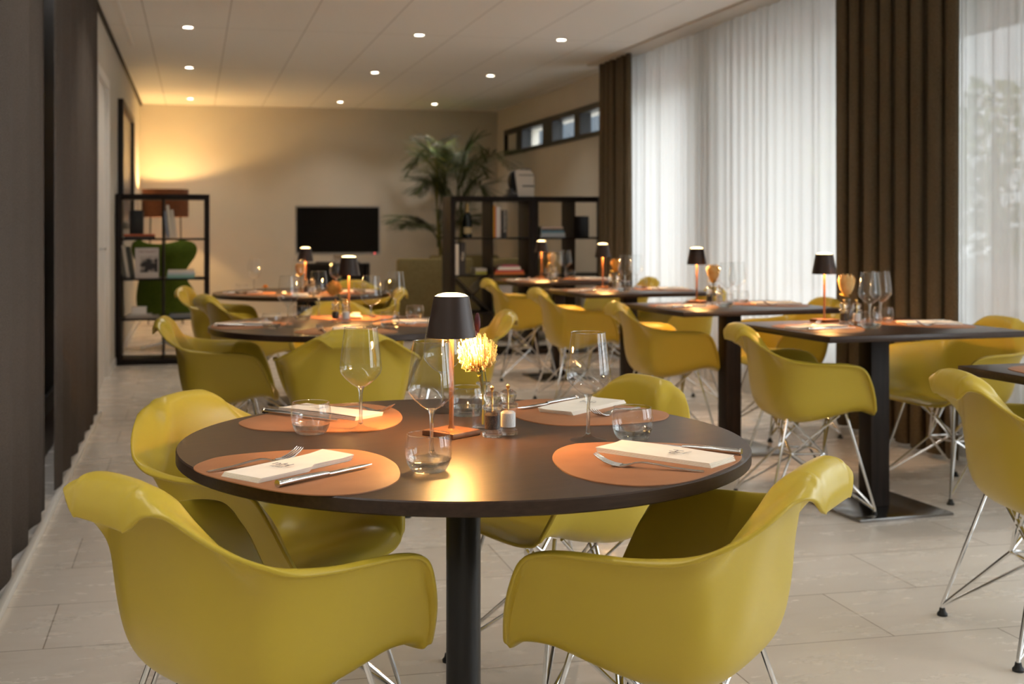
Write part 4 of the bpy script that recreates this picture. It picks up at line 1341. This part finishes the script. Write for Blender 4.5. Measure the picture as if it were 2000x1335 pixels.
# crossed wine rack insert
wrk = thing('wine_rack', 'black cross-shaped wine rack in the lower left cube of the right bookcase', 'wine rack', (rx + 0.045 + 0.171, ry + 0.02, ROW[1] + 0.163))
for a in (45, -45):
    MB().box(-0.225, 0.225, 0, 0.34, -0.006, 0.006, rot=Matrix.Rotation(R(a), 3, 'Y')).build('cross_board', M['black_metal'], wrk)
fx, fy = 3.090, 10.95
z = ROW[3]
for wd, h, c, lb in ((0.235, 0.042, (0.40, 0.47, 0.55), 'pale blue'), (0.225, 0.022, (0.08, 0.22, 0.33), 'deep blue'), (0.215, 0.018, (0.12, 0.10, 0.10), 'dark'), (0.215, 0.016, (0.60, 0.48, 0.42), 'pinkish white')):
    book(fx + 0.075, fy + 0.02, z, wd, 0.22, h, c, f'{lb} book in the flat pile, top shelf of the far right bookcase', GF, flat=True)
    z += h + 0.0005
pf = thing('photo_frame', 'black photo frame turned away on the far right bookcase top shelf', 'photo frame', (fx + 0.43, fy + 0.08, ROW[3]), R(14))
MB().box(0, 0.15, 0, 0.018, 0, 0.20, ch=0.002).build('frame', M['shelf_black'], pf)
m_ = MB()
m_.box(0.055, 0.095, 0.018, 0.024, 0.0, 0.15, rot=Matrix.Rotation(R(-16), 3, 'X'), org=(0, 0.04, 0))
m_.build('easel_back', M['rubber'], pf)
ob = thing('ochre_box', 'ochre paper box on the second shelf of the far right bookcase', 'box', (fx + 0.16, fy + 0.05, ROW[2]))
MB().box(0, 0.12, 0, 0.14, 0, 0.175, ch=0.002).build('body', mat('ochre_card', (0.40, 0.30, 0.13), 0.6), ob)
MB().box(-0.002, 0.122, -0.002, 0.142, 0.175, 0.205, ch=0.002).build('lid', mat('ochre_card_lid', (0.30, 0.22, 0.09), 0.6), ob)

# coffee machine on the right bookcase
cm_ = thing('coffee_machine', 'white and black coffee machine standing on top of the right bookcase', 'coffee machine', (rx + 0.595, ry + 0.05, 1.47))
side = [(0.06, 0.0), (0.215, 0.0), (0.215, 0.19), (0.20, 0.225), (0.17, 0.25), (0.06, 0.25), (0.03, 0.22)]
b_ = MB()
n_ = len(side)
b_.add([(x, 0.0, z) for x, z in side] + [(x, 0.27, z) for x, z in side], [tuple(range(n_)), tuple(range(n_, 2 * n_))] + [(k, (k + 1) % n_, n_ + (k + 1) % n_, n_ + k) for k in range(n_)])
b_.build('housing', mat('pearl_white_plastic', (0.62, 0.57, 0.50), 0.35), cm_, 30)
MB().box(0.115, 0.195, 0.03, 0.20, 0.248, 0.262, ch=0.004).build('water_lid', M['rubber'], cm_)
MB().box(0.10, 0.218, -0.004, 0.0, 0.092, 0.104).box(0.065, 0.215, -0.003, 0.0, 0.196, 0.203).build('dark_slots', M['rubber'], cm_)
q = MB().lathe([(0, -0.04), (0.075, -0.04), (0.085, -0.02), (0.085, 0.04), (0.07, 0.06), (0, 0.06)], 28)
q.v = [(x * 0.62 + 0.035, z + 0.06, y * 1.15 + 0.145) for x, y, z in q.v]
q.build('brew_head', mat('gloss_black', (0.006, 0.006, 0.006), 0.4, spec=0.2), cm_)
MB().box(-0.035, 0.06, 0.0, 0.20, 0.0, 0.028, ch=0.004).box(-0.02, 0.02, 0.02, 0.16, 0.028, 0.075, ch=0.004).build('drip_tray', mat('dark_grey_plastic', (0.05, 0.05, 0.055), 0.3), cm_)

# television on its stand
tv = thing('television', 'black television with a silver frame on a stand by the back wall', 'television', (1.60, 13.9, 0), R(-7))
MB().box(-0.485, 0.485, -0.02, 0.03, 0.865, 1.425, ch=0.004).build('housing', mat('silver_bezel', (0.50, 0.49, 0.48), 0.4), tv)
MB().box(-0.465, 0.465, -0.0225, -0.02, 0.893, 1.405).build('screen', mat('black_screen', (0.002, 0.002, 0.002), 0.3, spec=0.2), tv)
MB().box(-0.05, 0.05, 0.0, 0.03, 0.79, 0.87).box(-0.25, 0.25, -0.10, 0.13, 0.772, 0.790, ch=0.003).build('pedestal', M['plate'], tv)
MB().box(0.415, 0.425, -0.0245, -0.02, 0.876, 0.886).build('power_light', mat('red_standby_light', (0.6, 0.05, 0.06), 0.4, emit=(1, 0.06, 0.08), es=2.0), tv)
ts = thing('media_console', 'open black media console under the television', 'console', (1.60, 13.9, 0), R(-7))
MB().box(-0.36, 0.36, -0.20, 0.20, 0.745, 0.770, ch=0.002).build('top_panel', M['black_metal'], ts)
for x in (-0.36, 0.335):
    MB().box(x, x + 0.025, -0.20, 0.20, 0, 0.745).build('side_panel', M['black_metal'], ts)
for z in (0.08, 0.42):
    MB().box(-0.335, 0.335, -0.20, 0.20, z, z + 0.02).build('shelf', M['black_metal'], ts)
MB().box(-0.335, 0.335, 0.185, 0.20, 0.08, 0.745).build('back_panel', M['black_metal'], ts)
gb = thing('green_bottle', 'slim green bottle on the media console shelf', 'bottle', (1.62, 13.83, 0.44))
MB().lathe([(0, 0), (0.033, 0), (0.035, 0.003), (0.035, 0.13), (0.014, 0.175), (0.014, 0.225), (0, 0.228)], 24).build('body', mat('pale_green_glass', (0.10, 0.16, 0.10), 0.15), gb)
MB().lathe([(0.0145, 0.20), (0.0155, 0.20), (0.0155, 0.232), (0, 0.232)], 16).build('cap', M['white'], gb)

# floor lamp in the corner
fl = thing('floor_lamp', 'lit floor lamp with brown drum shade in the back left corner', 'floor lamp', (-0.345, 15.15, 0))
drum = mat('brown_drum_fabric', (0.16, 0.055, 0.025), 0.8)
noise_col(drum, (0.14, 0.048, 0.02), (0.18, 0.065, 0.03), nscale=30)
MB().lathe([(0.275, 1.30), (0.275, 1.635), (0.271, 1.635), (0.271, 1.30)], 56, closed=True).build('lamp_shade', drum, fl)
for a in (30, 150, 270):
    c_, s_ = math.cos(R(a)), math.sin(R(a))
    MB().tube([(0.235 * c_, 0.235 * s_, 0.0), (0.205 * c_, 0.205 * s_, 1.31)], 0.009, 10).build('leg', M['black_metal'], fl)
    MB().tube([(0.0, 0.0, 1.36), (0.270 * c_, 0.270 * s_, 1.36)], 0.004, 8).build('spoke', M['black_metal'], fl)
MB().lathe([(0, 1.35), (0.02, 1.35), (0.02, 1.42), (0, 1.42)], 16).build('socket', M['black_metal'], fl)
MB().lathe([(0, 1.42), (0.018, 1.425), (0.034, 1.46), (0.034, 1.48), (0.02, 1.51), (0, 1.515)], 20).build('bulb', mat('warm_bulb', (1, 0.8, 0.5), 0.4, emit=(1.0, 0.62, 0.25), es=30.0), fl)
l = bpy.data.lights.new('floor_lamp_bulb', 'POINT')
l.energy = 34
l.color = (1.0, 0.62, 0.22)
l.shadow_soft_size = 0.035
o = link(bpy.data.objects.new('floor_lamp_bulb', l), fl)
o.location = (0, 0, 1.53)

# green wing-back egg chair behind the left bookcase, seen from its back
eg = thing('egg_armchair', 'green egg-shaped lounge armchair behind the left bookcase', 'lounge chair', (-0.27, 12.25, 0), R(-20))
eg.scale = (0.82, 0.82, 0.97)
green = noise_col(mat('leaf_green_wool', (0.07, 0.11, 0.01), 0.85, spec=0.1), (0.058, 0.092, 0.009), (0.095, 0.132, 0.016), nscale=60, bump=0.08, bdist=0.002)
prof = [(0.30, 0.24, 0.26, 0.9), (0.38, 0.29, 0.30, 1.05), (0.48, 0.315, 0.31, 1.1), (0.58, 0.30, 0.30, 1.0), (0.68, 0.265, 0.28, 0.85), (0.77, 0.25, 0.27, 0.8), (0.85, 0.28, 0.27, 0.9), (0.93, 0.33, 0.27, 1.0), (1.0, 0.35, 0.25, 1.02), (1.05, 0.32, 0.22, 0.92), (1.075, 0.24, 0.19, 0.66)]
rows = []
for i in range(36):
    z, wd, dp, wrap = catmull(prof, i / 35 * (len(prof) - 1))
    row = []
    for j in range(29):
        a = (-1 + 2 * j / 28) * R(95) * wrap
        dip = -0.035 * math.cos(j / 28 * 2 * PI) * max(0, (z - 0.85) / 0.22)
        row.append((wd * math.sin(a) * (1.0 + 0.12 * (abs(j - 14) / 14) ** 4), -dp * math.cos(a) - 0.12 * (z - 0.4), z - dip * 0 + (0.05 * (abs(j - 14) / 14) ** 2 - 0.035) * max(0, (z - 0.8) / 0.27)))
    rows.append(row)
es_ = MB().grid(rows).build('shell', green, eg, 0)
es_.data.shade_smooth()
md = es_.modifiers.new('thickness', 'SOLIDIFY')
md.thickness = 0.045
md.offset = 0
md = es_.modifiers.new('rounding', 'SUBSURF')
md.levels = md.render_levels = 1
q = MB().lathe([(0, 0.28), (0.28, 0.29), (0.33, 0.34), (0.33, 0.40), (0.28, 0.44), (0, 0.45)], 36)
q.v = [(x, y * 0.95 + 0.05, z) for x, y, z in q.v]
q.build('seat_cushion', green, eg)
MB().lathe([(0.025, 0.05), (0.025, 0.29)], 16).build('swivel_column', M['chrome'], eg)
for k in range(4):
    a = PI / 4 + k * PI / 2
    MB().tube([(0, 0, 0.06), (0.18 * math.cos(a), 0.18 * math.sin(a), 0.035), (0.32 * math.cos(a), 0.32 * math.sin(a), 0.013)], [0.02, 0.016, 0.012], 8).build('star_foot', M['chrome'], eg)

# club armchairs with plain backs behind the right bookcase
olive = noise_col(mat('olive_felt', (0.20, 0.16, 0.07), 0.85, spec=0.15), (0.185, 0.145, 0.062), (0.225, 0.18, 0.082), nscale=40, bump=0.05, bdist=0.002)
def make_club():
    t = thing('club_armchair')
    MB().box(-0.40, 0.40, -0.38, -0.24, 0.10, 0.86, ch=0.03).build('backrest', olive, t)
    for s in (-1, 1):
        x0, x1 = sorted((s * 0.40, s * 0.28))
        MB().box(x0, x1, -0.24, 0.38, 0.10, 0.62, ch=0.03).build('arm', olive, t)
    MB().box(-0.28, 0.28, -0.24, 0.38, 0.10, 0.32, ch=0.02).build('seat_base', olive, t)
    MB().box(-0.277, 0.277, -0.235, 0.385, 0.321, 0.45, ch=0.035).build('seat_cushion', olive, t)
    for sx in (-1, 1):
        for sy in (-1, 1):
            MB().lathe([(0, 0), (0.014, 0), (0.02, 0.10), (0, 0.10)], 12, (0.35 * sx, 0.33 * sy, 0)).build('leg', M['black_metal'], t)
    return t
for (x, y, a), lb in (((2.43, 12.75, 2), 'olive club armchair with its back to the room, left of the right bookcase'), ((3.02, 13.95, 0), 'olive club armchair further back, near the palm'), ((3.42, 12.55, -4), 'olive club armchair behind the far right bookcase')):
    place('club', make_club, (x, y, 0), R(a), lb, 'armchair', 'olive club armchairs')

# framed picture on the left wall
pc = thing('framed_picture', 'large dark-framed picture on the left wall by the bookcase', 'picture', (LEFT, 0, 0))
f_ = MB()
f_.box(0.0, 0.05, 11.25, 11.31, 1.17, 2.33, ch=0.002).box(0, 0.05, 13.19, 13.25, 1.17, 2.33, ch=0.002).box(0, 0.05, 11.31, 13.19, 2.27, 2.33, ch=0.002).box(0, 0.05, 11.31, 13.19, 1.17, 1.23, ch=0.002)
f_.build('frame', mat('black_wood_frame', (0.012, 0.010, 0.010), 0.35), pc)
MB().box(0.004, 0.022, 11.31, 13.19, 1.23, 2.27).build('print', noise_col(mat('grey_abstract_print', (0.2, 0.2, 0.2), 0.25), (0.05, 0.05, 0.05), (0.32, 0.31, 0.30), scale=(1, 1.6, 1), nscale=1.6, detail=3), pc)

# potted kentia palm in the back right corner
pm_ = thing('potted_palm', 'tall potted palm in the back right corner of the room', 'palm', (3.05, 14.75, 0))
MB().lathe([(0, 0), (0.17, 0), (0.20, 0.02), (0.23, 0.42), (0.215, 0.42), (0.20, 0.37), (0, 0.37)], 36).build('pot', mat('dark_planter', (0.03, 0.028, 0.026), 0.5), pm_)
MB().lathe([(0, 0.372), (0.205, 0.372)], 24).build('soil', mat('potting_soil', (0.03, 0.02, 0.012), 0.9), pm_)
pgreen = noise_col(mat('palm_leaf', (0.05, 0.075, 0.018), 0.5), (0.035, 0.058, 0.014), (0.085, 0.11, 0.025), nscale=6)
pyel = noise_col(mat('palm_leaf_yellowed', (0.26, 0.24, 0.03), 0.5), (0.20, 0.20, 0.025), (0.33, 0.29, 0.05), nscale=6)
rnd = random.Random(12)
stems = [(-0.06, -0.04), (0.05, 0.05), (0.08, -0.06), (-0.05, 0.06)]
for sx, sy in stems:
    MB().tube([(sx, sy, 0.36), (sx * 1.4, sy * 1.4, 0.8), (sx * 2.0, sy * 2.0, 1.25)], [0.022, 0.018, 0.012], 8).build('stem', M['stem_green'], pm_)
for k in range(26):
    sx, sy = stems[k % 4]
    az = k * 2.399 + rnd.uniform(-.25, .25)
    reach = rnd.uniform(0.45, 0.80)
    top = rnd.uniform(1.75, 2.42) if k % 4 else rnd.uniform(1.2, 1.45)
    p0 = Vector((sx * 2, sy * 2, rnd.uniform(0.9, 1.25)))
    d = Vector((math.cos(az), math.sin(az), 0))
    if p0.x + d.x * reach + 3.05 > 3.80: reach *= 0.55
    if p0.y + d.y * reach + 14.75 > 15.6: reach *= 0.7
    pts = []
    for i in range(13):
        u = i / 12
        pts.append(p0 + d * reach * (u ** 1.5) + Vector((0, 0, (top - p0.z) * (1.9 * u - 0.95 * u * u) * (1 if u < .7 else 1 - 0.28 * ((u - .7) / .3) ** 1.5))))
    mb = MB().tube([tuple(p) for p in pts], [0.009 - 0.0006 * i for i in range(13)], 6)
    for i in range(26):
        u = 0.30 + 0.70 * i / 25
        q = u * 12
        a = min(int(q), 11)
        p = pts[a].lerp(pts[a + 1], q - a)
        tdir = (pts[a + 1] - pts[a]).normalized()
        sd = tdir.cross(Vector((0, 0, 1)))
        if sd.length < 0.1: sd = Vector((-d.y, d.x, 0))
        sd.normalize()
        ln = 0.44 * math.sin(PI * (0.16 + 0.80 * (i / 25))) * rnd.uniform(0.85, 1.1)
        for s_ in (-1, 1):
            dd = (tdir * 0.75 + sd * s_ * 0.75 + Vector((0, 0, 0.05))).normalized()
            wv = dd.cross(Vector((0, 0, 1))).normalized() * 0.0075
            r_ = []
            for h_ in range(5):
                v = h_ / 4
                c = p + dd * ln * v - Vector((0, 0, 0.20 * ln * v * v))
                wd = math.sin(PI * (0.12 + 0.86 * v))
                r_.append([c - wv * wd, c + Vector((0, 0, 0.003)), c + wv * wd])
            mb.grid(r_)
    mb.build('frond', pyel if k == 7 else pgreen, pm_, 60)
